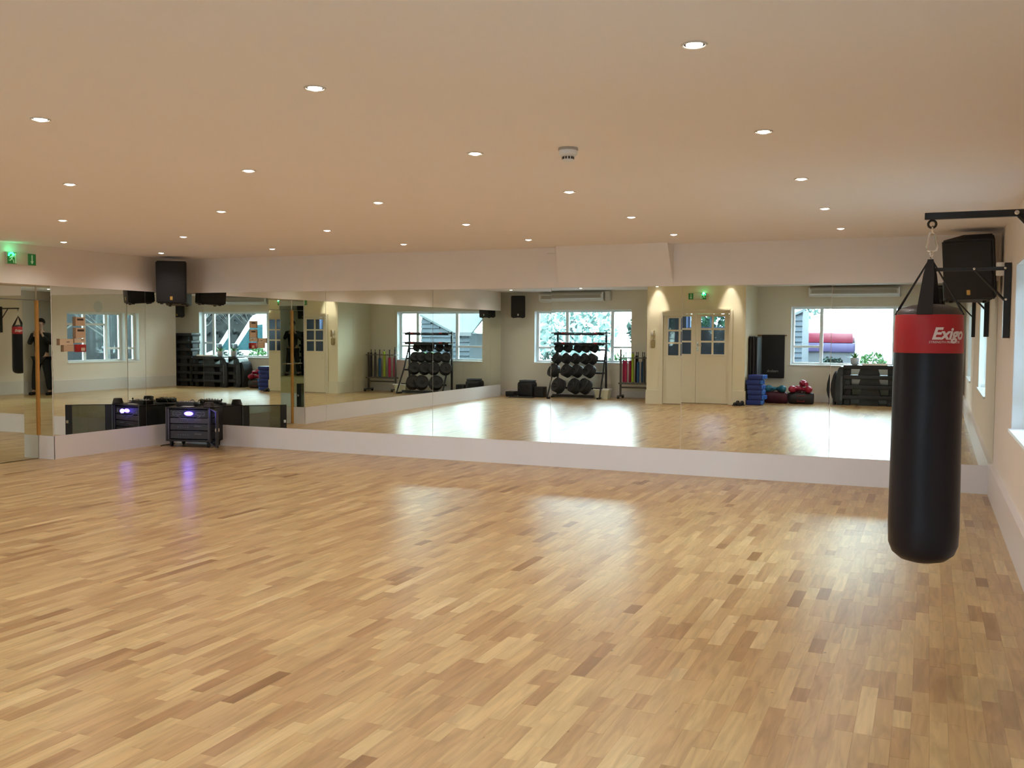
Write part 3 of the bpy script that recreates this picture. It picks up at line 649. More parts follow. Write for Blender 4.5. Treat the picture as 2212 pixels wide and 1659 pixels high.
for sx in (-1, 1):
    MB().lathe([(.014, -.05), (.023, -.048), (.023, .048), (.014, .05)], 12, T(sx*.50, 0, 0) @ RY(PI/2)).build('collar', collar, bb0)
    MB().lathe([(.014, -.04), (.020, -.04), (.020, .04), (.014, .04)], 12, T(sx*.40, 0, 0) @ RY(PI/2)).build('red_grip', redb, bb0)
k = 0
for tier, z in ((0, 1.485+.014), (1, 1.25+.014)):
    for j in range(5):
        o = bb0 if k == 0 else copy_tree(bb0)
        o.location = (RKX+.02+(.06*((j*7) % 3-1)), RKY-.22+.048*j, z+.0005); o.rotation_euler = (0, 0, .012*((j*5) % 3-1))
        o['label'] = 'steel studio barbell on the %s rack shelf, %s' % (('upper', 'lower')[tier], ('against the window', 'second from the window', 'in the middle', 'fourth from the window', 'nearest the room')[j]); o['group'] = 'barbells on the rack shelves'; k += 1

# rack of upright weighted bars with coloured foam
t = thing('bar_stand', 'grey wheeled stand holding upright coloured weighted bars', 'stand', (-6.06, -.72, 0)); gst = mat('grey_stand_steel', (.10, .095, .085), .5)
for z, zz in ((.335, .37), (.93, .95)):
    q = MB(); q.box(-.44, .40, -.11, .11, z, zz); q.build('bar_plate', gst, t)
for sx in (-.42, .38): MB().box(sx-.018, sx+.018, -.02, .02, .04, 1.0 if sx > 0 else 1.14).build('post', gst, t)
MB().box(-.42, .38, -.015, .015, .24, .275).build('lower_rail', gst, t)
for sx in (-.42, .38):
    MB().box(sx-.025, sx+.025, -.20, .20, .045, .08).build('foot', gst, t)
    for sy in (-.18, .18): MB().lathe([(.030, -.012), (.032, 0), (.030, .012)], 12, T(sx, sy, .032) @ RX(PI/2)).build('wheel', rubber, t)
foam = {'pink': (.42, .03, .10), 'green': (.30, .42, .03), 'blue': (.02, .10, .24), 'black': (.02, .018, .022), 'grey': (.06, .06, .055), 'dark red': (.16, .01, .02)}
seq = [('pink', -.36), ('pink', -.28), ('pink', -.21), ('green', -.12), ('black', -.06), ('blue', .01), ('blue', .08), ('grey', .15), ('black', .21), ('black', .27), ('dark red', .33)]
fmade = {}
for i, (cn_, x) in enumerate(seq):
    b_ = thing('weighted_bar', '%s foam covered weighted bar standing upright, %s along the stand' % (cn_, ['first', 'second', 'third', 'fourth', 'fifth', 'sixth', 'seventh', 'eighth', 'ninth', 'tenth', 'last'][i]), 'exercise bar', (-6.06+x, -.72+.05*((i % 2)*2-1), .3705), 0, 'weighted bars in the stand')
    top = {'pink': .50, 'green': .66, 'blue': .48, 'black': .62, 'grey': .60, 'dark red': .58}[cn_]
    MB().lathe([(.010, 0), (.010, .68), (.014, .685), (.014, .70), (1e-5, .703)], 8).build('steel_tube', barm, b_)
    MB().lathe([(.0105, .01), (.030, .015), (.031, .2), (.030, top), (.0105, top+.006)], 10).build('foam_sleeve', mat('foam_'+cn_.replace(' ', '_'), foam[cn_], .8), b_)

t = thing('storage_bin', 'white plastic storage bin on the floor beside the barbell rack', 'bin', (-6.82, -.47, 0))
q = MB(); P = []
for (hx, hy, z) in ((.135, .10, 0), (.175, .135, .22), (.165, .125, .22), (.127, .092, .012)):
    P += [(-hx, -hy, z), (hx, -hy, z), (hx, hy, z), (-hx, hy, z)]
fs = [(3, 2, 1, 0), (12, 13, 14, 15)]
for i in range(3):
    for j in range(4): fs.append((i*4+j, i*4+(j+1) % 4, (i+1)*4+(j+1) % 4, (i+1)*4+j))
q.add(P, fs).build('bin_body', mat('cream_bin_plastic', (.66, .64, .48), .45), t)
q = MB()
q.box(-.19, .19, .125, .15, .205, .228); q.box(-.19, .19, -.15, -.125, .205, .228); q.box(-.19, -.165, -.125, .125, .205, .228); q.box(.165, .19, -.125, .125, .205, .228); q.build('bin_rim', white, t)

# black cases left of the rack
t = thing('kit_bag', 'large black padded kit bag on the floor left of the barbell rack', 'bag', (-8.76, -.62, 0), .1)
MB().rbox(-.20, .20, -.16, .16, 0, .36, .06, 3).build('bag_body', mat('black_nylon', (.012, .012, .015), .55, bump=.3, nscale=9), t); MB().rbox(-.15, .17, -.14, .14, .355, .40, .015, 2).build('folded_top', mat('grey_nylon', (.05, .055, .07), .5), t); q = MB(); q.tube([(-.1, .16, .2), (-.08, .2, .28), (.08, .2, .28), (.1, .16, .2)], .01, 6); q.build('handle', black, t)
t = thing('speaker_case', 'small square black case between kit bag and barbell rack', 'case', (-8.42, -.62, 0)); MB().rbox(-.12, .12, -.12, .12, 0, .25, .012, 2).build('case_body', black, t); MB().box(-.1, .1, .12, .124, .03, .22).build('front_grille', grille, t)
t = thing('step_riser', 'low black plastic riser on the floor in the mirror corner', 'riser', (-9.12, -.52, 0)); MB().rbox(-.11, .11, -.14, .14, .02, .13, .02, 2).build('riser_top', black, t)
for sx in (-.08, .08):
    for sy in (-.1, .1): MB().box(sx-.02, sx+.02, sy-.02, sy+.02, 0, .03).build('foot', rubber, t)
t = thing('floor_mat', 'thin black mat lying on the floor before the kit bag', 'mat', (-8.78, -.33, .0)); MB().rbox(-.30, .30, -.10, .10, 0, .022, .005).build('mat_pad', rubber, t); MB().box(-.28, -.26, -.1005, .1005, .003, .0225).build('edge_strap', darkgrey, t)

# intercom on the lobby wall
t = thing('wall_intercom', 'cream intercom handset with a hanging tan pouch by the doors', 'intercom', (-5.40, VY, 1.50), PI)
MB().rbox(-.05, .05, -.035, 0, -.05, .06, .008).build('base', offwhite, t); MB().rbox(-.045, -.010, -.06, -.03, -.10, .07, .01).build('handset', mat('tan_plastic', (.42, .35, .20), .5), t)
q = MB(); q.tube([(-.02, -.03, -.05), (.0, -.03, -.12), (.02, -.02, -.16)], .004, 6); q.rbox(-.045, .045, -.03, -.004, -.30, -.14, .02, 2); q.build('pouch', mat('tan_cloth', (.38, .30, .15), .8), t)

# trainers on the floor by the lobby
t = thing('trainers', 'pair of black trainers on the floor beside the entrance doors', 'shoes', (-3.55, .62, 0), .3)
for k in range(2):
    q = MB(); q.sphere((-.05+.1*k, .04, .035), .045, 14, 8, (.95, 1.7, .8)); q.sphere((-.05+.1*k, -.06, .05), .045, 14, 8, (.9, 1.1, 1.1)); q.build('shoe_upper', black, t)
    MB().rbox(-.092+.1*k, -.008+.1*k, -.115, .115, 0, .02, .008).build('shoe_sole', rubber, t)

# mats
mblack = mat('black_foam_mat', (.014, .014, .017), .7)
rail = thing('mat_rail', 'thin brown wooden hanging rail over the gym mats', 'rail', (-3.25, YF, 1.43)); MB().box(-.20, .42, 0, .03, -.012, .012).build('rail_bar', mat('brown_wood', (.2, .09, .035), .6), rail); q = MB(); q.tube([(.38, .03, 0), (.38, .07, 0), (.38, .07, .02)], .004, 6); q.build('hook', chrome, rail)
t = thing('gym_mat', 'black gym mat hanging flat with grey reebok lettering near its foot', 'mat', (-3.11, YF+.06, 0))
MB().rbox(-.245, .245, -.022, .022, .50, 1.445, .012, 2).build('mat_pad', mblack, t)
text_obj('brand_lettering', 'reebok', .085, mat('grey_print', (.16, .17, .17), .6), t, T(0, .0225, .655) @ RZ(PI) @ RX(PI/2), .0006, 0, .001)
for k, (x, lab_) in enumerate(((-3.425, 'nearest the lobby wall'), (-3.36, 'in the middle of the three'), (-3.30, 'furthest from the lobby wall'))):
    t = thing('exercise_mat', 'tall narrow black mat standing on edge beside the lobby, %s' % lab_, 'mat', (x+.005, -.16-.03*k, 0), 0, 'mats on edge beside the lobby')
    MB().rbox(-.020, .020, -.30, .30, .0, 1.42-.01*k, .008, 2).build('mat_pad', mblack, t)
    MB().box(-.0215, .0215, .26, .28, .02, 1.38).build('grey_edge', mat('grey_binding', (.25, .25, .27), .6), t)

# blue risers, bags and gloves beside the lobby
bluep = mat('blue_step_plastic', (.012, .03, .20), .45); bluel = mat('blue_step_edge', (.03, .14, .55), .4)
for k in range(6):
    z = k*.1045
    t = thing('blue_riser', 'blue plastic step riser, %s in the stack beside the lobby' % ('lowest', 'second from the floor', 'third from the floor', 'fourth from the floor', 'fifth from the floor', 'topmost')[k], 'riser', (-3.255+.012*((k*3) % 4-1), .28, z), .03*((k*5) % 3-1), 'stacked blue step risers')
    MB().rbox(-.165, .125, -.17, .17, .012, .104, .012, 2).build('riser_block', bluep, t)
    q = MB()
    for j in range(4): q.rbox(.12, .175 if (j+k) % 2 else .15, -.16+.085*j, -.095+.085*j, .016, .10, .008, 1)
    q.build('ribbed_side', bluel, t); tag(bpy.data.objects[t.children[-1].name], None, None)
    MB().box(-.15, .11, -.15, .15, 0, .012).build('foot_ring', bluep, t)
def duffel(name, label, loc, L_, r, m, rz=0):
    t = thing(name, label, 'bag', loc, rz)
    q = MB(); M_ = T(0, 0, r*.82) @ RY(PI/2); n = []
    for x, k in ((-L_/2, .0001), (-L_/2, .75), (-L_/2+.04, .96), (-L_/4, 1.02), (0, .97), (L_/4, 1.02), (L_/2-.04, .96), (L_/2, .75), (L_/2, .0001)): n.append((r*k, x))
    vs = []; q.lathe(n, 20, M_); q.v = [(x, y, max(0.0, z if z < r*1.5 else r*1.5+(z-r*1.5)*.5)) for x, y, z in q.v]
    q.build('bag_body', m, t)
    for sy in (-1, 1):
        h = MB(); h.tube([(-L_*.22, sy*r*.92, r*.9), (-L_*.2, sy*r*.7, r*1.6), (0, sy*r*.4, r*1.9), (L_*.2, sy*r*.7, r*1.6), (L_*.22, sy*r*.92, r*.9)], .009, 6); h.build('strap', black, t)
    return t
duffel('duffel_bag', 'dark maroon duffel bag on the floor with cyan gloves on it', (-2.94, -.40, 0), .48, .150, mat('maroon_nylon', (.06, .006, .02), .5, bump=.4, nscale=8))
d2 = duffel('duffel_bag', 'black duffel bag with red square outline and red gloves on top', (-2.43, -.40, 0), .50, .150, mat('black_nylon2', (.016, .014, .016), .55, bump=.4, nscale=8))
q = MB()
for a, b in (((-.06, .07), (.08, .07)), ((.08, .07), (.08, .21)), ((.08, .21), (-.06, .21)), ((-.06, .21), (-.06, .07))):
    q.tube([(a[0], .140, a[1]*.85), (b[0], .140, b[1]*.85)], .006, 5)
q.build('red_square_print', mat('dull_red_print', (.25, .01, .015), .6), d2)
def glove(loc, rz, tilt, m, label, grp):
    t = thing('boxing_glove', label, 'boxing glove', loc, rz, grp); M_ = RX(tilt) @ Matrix.Scale(1.18, 4)
    q = MB(); q.sphere((0, .06, .065), .07, 16, 10, (.92, 1.25, .9), M_); q.build('mitt', m, t)
    MB().sphere((.062, .03, .075), .032, 12, 8, (.8, 1.5, .8), M_).build('thumb', m, t)
    MB().lathe([(.042, -.03), (.046, 0), (.043, .06)], 14, T(0, -.05, .055) @ RX(PI/2)).build('cuff', m, t)
    return t
cy = mat('cyan_vinyl', (.02, .16, .26), .35); rd = mat('crimson_vinyl', (.30, .012, .04), .32)
glove((-3.05, -.40, .245), .9, 0, cy, 'cyan boxing glove on the maroon duffel, the one nearer the blue risers', 'cyan gloves on the maroon bag')
glove((-2.85, -.38, .245), -.7, 0, cy, 'cyan boxing glove on the maroon duffel, the one nearer the black bag', 'cyan gloves on the maroon bag')
glove((-2.57, -.37, .245), .5, 0, rd, 'crimson boxing glove on the black duffel, nearest the maroon bag', 'crimson gloves on the black bag')
glove((-2.43, -.41, .246), 1.8, 0, rd, 'crimson boxing glove in the middle of the black duffel', 'crimson gloves on the black bag')
glove((-2.30, -.37, .245), -.4, 0, rd, 'crimson boxing glove at the window end of the black duffel', 'crimson gloves on the black bag')
glove((-2.37, -.40, .365), 2.6, 0, rd, 'crimson boxing glove piled on top of the other two', 'crimson gloves on the black bag')

# aerobic steps: stacked decks with moulded legs and gaps
stepm = mat('black_step_plastic', (.014, .015, .019), .42)
def step_proto(L_):
    t = thing('aerobic_step', 'aerobic step', 'step', (0, 0, 0))
    MB().rbox(-L_/2, L_/2, -.19, .19, .128, .208, .012, 2).build('deck', stepm, t)
    for sx in (-1, 1):
        q = MB(); a = sx*(L_/2-.015); b = sx*(L_/2-.14); q.rbox(min(a, b), max(a, b), -.12, .12, 0, .13, .01, 1); q.build('end_foot', stepm, t)
    q = MB(); q.prism([(-L_*.21, .0), (L_*.21, .0), (L_*.17, .13), (-L_*.17, .13)], -.13, .13); q.build('centre_foot', stepm, t)
    return t
def step_stack(L_, x, y, n, where, rz=0):
    p = step_proto(L_)
    for k in range(n):
        o = p if k == 0 else copy_tree(p); o.location = (x+.012*((k*5) % 3-1), y, .2095*k); o.rotation_euler = (0, 0, rz+.012*((k*7) % 3-1))
        o['label'] = 'black aerobic step, %s in the %s' % (('bottom one', 'second up', 'third up', 'fourth up', 'fifth up', 'sixth up', 'seventh up')[k], where); o['group'] = 'aerobic steps in the '+where
step_stack(1.00, -1.17, -.60, 4, 'low step stack under the window')
step_stack(.66, -.28, -.64, 7, 'tall step stack by the right wall')
t = thing('white_tray', 'white edged tray lying on top of the low step stack', 'tray', (-1.05, -.55, .838)); MB().rbox(-.26, .22, -.12, .16, 0, .012, .004).build('tray_base', white, t)
q = MB(); q.box(-.26, .22, .15, .16, .01, .04); q.box(-.26, -.25, -.12, .15, .01, .04); q.box(.21, .22, -.12, .15, .01, .04); q.build('tray_lip', white, t)
def bent(x, label, hh, ww):
    t = thing('bent_bench', label, 'bench cover', (x, -.62, 0)); P = []; Q = []
    n = 14
    for i in range(n+1):
        a = PI/2*i/n; P.append((-ww*math.cos(a)**.7 if i < n else 0, hh*math.sin(a)**.8))
    poly = [(-ww*.55, 0)]+[(p[0], max(.1, p[1])) for p in P]+[(.03, hh), (.03, 0)]
    q = MB(); q.prism(poly, -.20, .20); q.build('curved_shell', mat('glossy_black_shell', (.010, .011, .014), .25), t); MB().box(-.02, .02, .2, .203, .1, .6).build('side_rib', darkgrey, t)
bent(-1.71, 'curved glossy black bench cover leaning on the low step stack', .80, .13)
t = thing('curved_pad', 'thin curved black pad upright left of the low step stack', 'pad', (-1.88, -.64, 0)); q = MB(); q.prism([(.0, .0), (.04, .0), (.045, .55), (.04, .70), (-.0, .62), (-.04, .45), (-.05, .3), (-.03, .2), (0, .12)], -.18, .18); q.build('pad_shell', mblack, t); MB().box(.045, .048, -.1, .1, .2, .4).build('label_patch', darkgrey, t)
def pot(x, y, z, label):
    t = thing('potted_plant', label, 'plant', (x, y, z))
    MB().lathe([(.055, 0), (.075, .02), (.09, .13), (.092, .145), (.084, .145), (.080, .12), (1e-5, .118)], 24).build('white_pot', mat('white_glazed_pot', (.62, .66, .74), .25), t)
    lm = mat('leaf_green', (.10, .26, .05), .5); rnd = random.Random(3)
    for k in range(16):
        a = 2*PI*k/16*2.4; L_ = rnd.uniform(.13, .24); el = rnd.uniform(.5, 1.25); wv = .018
        pts = [Vector((0, 0, .12))]
        for s_ in (.35, .7, 1): pts.append(Vector((math.cos(a)*L_*s_*math.cos(el-.5*s_), math.sin(a)*L_*s_*math.cos(el-.5*s_), .12+L_*s_*math.sin(el-.35*s_))))
        sd_ = Vector((-math.sin(a), math.cos(a), 0)); vs = []
        for i, p in enumerate(pts): ww = (.5, 1, .8, .05)[i]*wv; vs += [p-sd_*ww, p+sd_*ww]
        MB().add(vs, [(0, 1, 3, 2), (2, 3, 5, 4), (4, 5, 7, 6)], True).build('leaf', lm, t)
pot(-1.47, -.60, .838, 'leafy green plant in a white pot on the low step stack')

# ------------------------------------------------------------------ the photographer
PX, PY = .16, -.25
me_ = thing('person', 'dark-haired person in black jacket and trousers holding up a phone', 'person', (PX, PY, 0), YAW)
def skin_mesh(name, nodes, edges, m, parent, sub=2):
    me = bpy.data.meshes.new(name); me.from_pydata([n[:3] for n in nodes], edges, []); o = bpy.data.objects.new(name, me); C.objects.link(o)
    md = o.modifiers.new('skin', 'SKIN'); md.use_smooth_shade = True
    for i, n in enumerate(nodes): me.skin_vertices[0].data[i].radius = (n[3], n[4] if len(n) > 4 else n[3])
    me.skin_vertices[0].data[0].use_root = True
    sb = o.modifiers.new('sub', 'SUBSURF'); sb.levels = sub; sb.render_levels = sub
    me.materials.append(m); o.parent = parent; return o
skin_c = mat('skin', (.42, .24, .17), .55); jack = mat('black_jacket', (.010, .010, .012), .75); trou = mat('black_trousers', (.012, .012, .013), .8)
# local frame: x to the person's right, y forward, z up; the camera is at (cx, cy, 1.5)
cl = Vector((0-PX, 0-PY, 0)); cl = Matrix.Rotation(-YAW, 3, 'Z') @ cl; cx_, cy_ = cl.x, cl.y-.035
sh = 1.47
def arm(s):
    return [(s*.19, -.01, sh-.04), (s*.27, .04, 1.22), (cx_*.75+s*.10, cy_-.07, 1.42), (cx_*.9+s*.085, cy_-.035, 1.475)]
nod = [(0, -.02, .98, .15, .10), (0, -.02, 1.15, .135, .10), (0, -.02, 1.33, .16, .105), (0, -.02, sh, .09, .07), (0, -.01, 1.55, .050), (0, .01, 1.61, .055), (0, .015, 1.70, .078, .092), (0, .01, 1.765, .066, .082)]
ed_ = [(0, 1), (1, 2), (2, 3), (3, 4), (4, 5), (5, 6), (6, 7)]
for s in (-1, 1):
    b0 = len(nod); a_ = arm(s); nod += [(*a_[0], .055), (*a_[1], .040), (*a_[2], .027), (*a_[3], .024)]; ed_ += [(3, b0), (b0, b0+1), (b0+1, b0+2), (b0+2, b0+3)]
    b0 = len(nod); nod += [(s*.10, -.02, .90, .090), (s*.15, .0, .50, .058), (s*.19, -.02, .10, .040), (s*.20, .07, .05, .035)]; ed_ += [(0, b0), (b0, b0+1), (b0+1, b0+2), (b0+2, b0+3)]
skin_mesh('body', nod, ed_, skin_c, me_)
jn = [(0, -.02, .86, .185, .135), (0, -.02, 1.05, .165, .125), (0, -.02, 1.30, .19, .135), (0, -.02, sh-.02, .13, .10), (0, -.015, sh+.04, .07, .065)]; je = [(0, 1), (1, 2), (2, 3), (3, 4)]
for s in (-1, 1):
    b0 = len(jn); a_ = arm(s); jn += [(*a_[0], .078), (*a_[1], .060), (*a_[2], .042)]; je += [(3, b0), (b0, b0+1), (b0+1, b0+2)]
skin_mesh('jacket', jn, je, jack, me_)
tn_ = [(0, -.02, .92, .165, .125)]; te = []
for s in (-1, 1):
    b0 = len(tn_); tn_ += [(s*.10, -.02, .84, .112), (s*.15, .0, .50, .085), (s*.19, -.02, .10, .070)]; te += [(0, b0), (b0, b0+1), (b0+1, b0+2)]
skin_mesh('trousers', tn_, te, trou, me_)
hm = mat('dark_hair', (.018, .013, .010), .6)
q = MB(); q.sphere((0, -.015, 1.745), .098, 20, 14, (.93, 1.12, 1.02)); q.v = [(x, y, z if not (y > .045 and z < 1.775) else z+.05*(1.775-z)/.1) for x, y, z in q.v]; q.v = [(x, min(y, .075 if z > 1.78 else .02), max(z, 1.66)) for x, y, z in q.v]; q.build('hair', hm, me_)
for s in (-1, 1):
    MB().sphere((s*.032, .098, 1.715), .011, 10, 6, (1.2, .5, .7)).build('eye', mat('eye_white', (.7, .7, .68), .3), me_); MB().sphere((s*.082, .01, 1.70), .024, 10, 6, (.4, .8, 1.3)).build('ear', skin_c, me_)
MB().sphere((0, .112, 1.69), .014, 10, 6, (.8, 1.1, 1.6)).build('nose', skin_c, me_); MB().sphere((0, .100, 1.652), .022, 10, 6, (1.1, .35, .28)).build('mouth', mat('lips', (.35, .13, .11), .5), me_)
for s in (-1, 1): 
    q = MB(); q.rbox(s*.20-.05, s*.20+.05, -.09, .17, 0, .075, .03, 3); q.build('shoe', black, me_)
    w0 = Vector(arm(s)[3]); px0 = cx_+s*.072
    hn = [(w0.x, w0.y, w0.z, .024, .020), (px0+s*.018, cy_-.022, 1.492, .030, .017)]; he = [(0, 1)]
    for i in range(4):
        b0 = len(hn); z_ = 1.525-.019*i; ln = (.9, 1, .95, .75)[i]
        hn += [(px0+s*.020, cy_-.004, z_, .0085), (px0+s*.012*ln, cy_+.010, z_+.004, .0078), (px0-s*.022*ln, cy_+.012, z_+.004, .0065)]; he += [(1, b0), (b0, b0+1), (b0+1, b0+2)]
    b0 = len(hn); hn += [(px0+s*.004, cy_-.030, 1.487, .010), (px0-s*.014, cy_-.026, 1.50, .0085), (px0-s*.030, cy_-.018, 1.505, .0075)]; he += [(1, b0), (b0, b0+1), (b0+1, b0+2)]
    skin_mesh('hand', hn, he, skin_c, me_, 1)
ph = thing('phone', 'black phone held up in front of the face by the person', 'phone', (0, 0, 1.5), YAW); ph.location = Vector((0, 0, 1.5))-Vector((-math.sin(YAW), math.cos(YAW), 0))*.030
MB().rbox(-.070, .070, -.004, .004, -.036, .036, .003).build('phone_body', black, ph); MB().box(-.062, .062, -.0052, -.004, -.031, .031).build('screen', mat('phone_screen', (.3, .25, .2), .2, emit=(.6, .5, .4), es=.4), ph)
MB().lathe([(.006, 0), (.006, .0015), (1e-5, .0015)], 12, T(0, .004, 0) @ RX(-PI/2)).build('lens_ring', chrome, ph)

# ------------------------------------------------------------------ outside
asph = mat('tarmac', (.07, .07, .075), .85, noise=.15, nscale=4); grass = mat('grass', (.035, .04, .03), .9, noise=.35, nscale=9)
def ss(o): return struct(o)
ss(MB().box(-40, 30, -45, YF-.3, -.5, -.30).build('trim_3', asph)); ss(MB().box(XR+.28, 40, YF-.3, 30, -.5, -.30).build('trim_4', grass))
for nm in ('trim_3', 'trim_4'): bpy.data.objects[nm].name = {'trim_3': 'outside_tarmac', 'trim_4': 'outside_grass'}[nm]
vwhite = mat('white_vehicle_paint', (.72, .75, .78), .35); vglass = mat('vehicle_glass', (.02, .05, .06), .1); tyre = mat('tyre', (.02, .02, .02), .8)
def van(loc, rz, label, L_=5.0, H=2.2, Wd=1.95, body=vwhite, z=-.30):
    t = thing('van', label, 'van', (loc[0], loc[1], z), rz)     # nose to +x
    a, b = -L_/2, L_/2
    prof = [(a, .35), (a, H-.15), (a+.15, H), (b-2.05, H), (b-1.65, H-.12), (b-.95, 1.20), (b-.25, 1.05), (b-.02, .85), (b, .35)]
    bm = bmesh.new(); n = len(prof); v0 = [bm.verts.new((x, -Wd/2, zz)) for x, zz in prof]; v1 = [bm.verts.new((x, Wd/2, zz)) for x, zz in prof]
    bm.faces.new(v0); bm.faces.new(v1[::-1])
    for i in range(n): bm.faces.new((v0[i], v0[(i+1) % n], v1[(i+1) % n], v1[i]))
    bmesh.ops.bevel(bm, geom=bm.edges[:], offset=.06, segments=2, affect='EDGES'); q = MB(); q.bm(bm, None, True); q.build('body_shell', body, t)
    for s in (-1, 1):
        y = s*(Wd/2+.005)
        q = MB(); q.prism([(b-2.15, 1.22), (b-2.15, H-.38), (b-1.72, H-.42), (b-1.08, 1.22)], y-.01, y+.01); q.build('side_window', vglass, t)
        MB().box(a+.1, b-.2, y-.012, y+.012, .42, .52).build('trim_strip', darkgrey, t)
        q = MB(); q.rbox(b-1.18, b-1.04, y-.0 if s > 0 else y-.2, y+.2 if s > 0 else y, 1.15, 1.42, .03); q.build('wing_mirror', black, t)
        for x in (a+.9, b-.85): MB().lathe([(.20, -.11), (.33, -.11), (.35, -.08), (.35, .08), (.33, .11), (.20, .11)], 20, T(x, s*(Wd/2-.10), .35) @ RX(PI/2)).build('wheel', tyre, t)
    q = MB(); q.add([(b-1.62, -Wd/2+.15, H-.17), (b-1.62, Wd/2-.15, H-.17), (b-1.00, Wd/2-.1, 1.27), (b-1.00, -Wd/2+.1, 1.27)], [(0, 1, 2, 3)]); q.v = [(x+.03, y, z_+.02) for x, y, z_ in q.v]; q.build('windscreen', vglass, t)
    MB().box(b-.03, b+.03, -.6, .6, .5, .8).build('front_grille', black, t); return t
van((.43, -5.3), 0, 'large white van parked close outside the window behind the step stacks', 4.35, 2.42)
van((-13.0, -11.2), .35, 'white van in the distance behind the barbell rack window', 4.6, 1.6)
redp = mat('red_vehicle_paint', (.10, .005, .015), .4); purp = mat('dark_purple_paint', (.03, .02, .06), .5)
t = thing('flatbed_truck', 'red and dark blue flatbed truck parked beyond the white van', 'truck', (-3.55, -14.0, -.30)); MB().rbox(-1.2, 1.1, -1, 1, 1.40, 1.74, .05).build('red_side_panel', redp, t); MB().rbox(-1.25, 1.15, -1, 1, 1.10, 1.40, .03).build('lower_panel', purp, t); MB().rbox(1.2, 2.4, -1, 1, .6, 1.75, .2, 3).build('cab', vwhite, t)
MB().box(-1.25, 2.4, -.9, .9, .60, 1.15).build('chassis', darkgrey, t); MB().box(-1.45, -1.25, -1, 1, 1.2, 2.45).build('headboard', purp, t)
for x in (-.8, 1.9):
    for s in (-1, 1): MB().lathe([(.2, -.12), (.42, -.12), (.44, 0), (.42, .12), (.2, .12)], 18, T(x, s*.9, .44) @ RX(PI/2)).build('wheel', tyre, t)
# weatherboarded shed with pale roof
t = thing('weatherboard_shed', 'grey weatherboarded building with a pale sloping roof seen through the window', 'building', (0, -7.9, -.30), 0)
bm_ = mat('grey_weatherboard', (.022, .028, .036), .8, noise=.3, nscale=6)
XA, XB_ = -5.1, -3.3
def slope_z(x): return max(1.80, min(3.1, 2.32+(x+3.5)*.46))
q = MB(); q.prism([(XA, 0), (XB_, 0), (XB_, slope_z(XB_)-.02), (-4.63, slope_z(-4.63)-.02), (XA, 1.78)], -1.6, -.03); q.build('wall_core', bm_, t)
zz = 0
while zz < 2.35:
    x0 = XA if zz < 1.66 else max(XA, -3.5+(zz+.145-2.32)/.46)
    if x0 < XB_-.05: MB().prism([(-.03, zz), (.055, zz), (.055, zz+.015), (.012, zz+.148), (-.03, zz+.148)], x0, XB_, axis='X').build('weatherboard', bm_, t)
    zz += .15
q = MB(); a = [(-3.25, .1, slope_z(-3.25)), (-4.63, .1, slope_z(-4.63)), (-5.2, .1, 1.80)]; b = [(-3.25, -2.6, 3.6), (-4.63, -2.6, 3.4), (-5.2, -2.6, 3.3)]
V = a+b+[(x, y, z-.07) for x, y, z in a+b]; q.add(V, [(0, 1, 4, 3), (1, 2, 5, 4), (6, 9, 10, 7), (7, 10, 11, 8), (0, 6, 7, 1), (1, 7, 8, 2), (2, 8, 11, 5), (0, 3, 9, 6), (3, 4, 10, 9), (4, 5, 11, 10)]); q.build('roof', mat('pale_roof_felt', (.045, .052, .055), .8, noise=.25, nscale=5), t)
MB().box(-5.2, -4.63, .1, .14, 1.70, 1.82).build('gutter', darkgrey, t)
# planter wall posts outside, shrubs, trees
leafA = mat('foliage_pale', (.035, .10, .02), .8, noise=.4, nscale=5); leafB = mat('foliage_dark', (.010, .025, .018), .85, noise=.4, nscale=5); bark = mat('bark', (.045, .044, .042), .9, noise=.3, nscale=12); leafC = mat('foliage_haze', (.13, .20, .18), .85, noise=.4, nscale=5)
def foliage(rnd, c, r, n, s):
    q = MB()
    for i in range(n):
        d = Vector((rnd.gauss(0, 1), rnd.gauss(0, 1), rnd.gauss(0, 1))).normalized()*rnd.uniform(.35, 1)**.5
        p = Vector(c)+Vector((d.x*r[0], d.y*r[1], d.z*r[2])); a = Vector((rnd.gauss(0, 1), rnd.gauss(0, 1), rnd.gauss(0, 1))).normalized(); b = a.cross(Vector((rnd.gauss(0, 1), rnd.gauss(0, 1), rnd.gauss(0, 1)))).normalized(); ss_ = s*rnd.uniform(.6, 1.3)
        q.add([p-a*ss_, p+b*ss_*.5, p+a*ss_, p-b*ss_*.5], [(0, 1, 2, 3)])
    return q
def tree(loc, h, r, m, label, seed, n=700, s=.16, bare=False, grp=None, rad=.09):
    rnd = random.Random(seed); t = thing('bare_tree' if bare else 'leafy_tree', label, 'tree', loc, 0, grp)
    q = MB(); q.tube([(0, 0, 0), (.05, 0, h*.3), (-.03, .04, h*.6), (.02, 0, h*.95)], [rad, rad*.85, rad*.6, rad*.2], 8); q.build('trunk', bark, t)
    q = MB()
    for i in range(22 if bare else 9):
        z = h*rnd.uniform(.22, .85); a = rnd.uniform(0, 2*PI); L_ = (r*1.1)*(1-.5*z/h)
        p1 = Vector((math.cos(a)*L_*.5, math.sin(a)*L_*.5, z+L_*.35)); p2 = Vector((math.cos(a+.25)*L_, math.sin(a+.25)*L_, z+L_*.9)); q.tube([(0, 0, z), p1, p2], [rad*.35, rad*.2, .006], 5)
        if bare:
            for j in range(3): b_ = a+rnd.uniform(-1, 1); q.tube([p1, p1+Vector((math.cos(b_)*L_*.4, math.sin(b_)*L_*.4, L_*.4))], [.012, .004], 4)
    tag(q.build('branches', bark, t), kind='stuff')
    if not bare: tag(foliage(rnd, (0, 0, h*.68), (r, r, h*.34), n, s).build('foliage', m, t), kind='stuff')
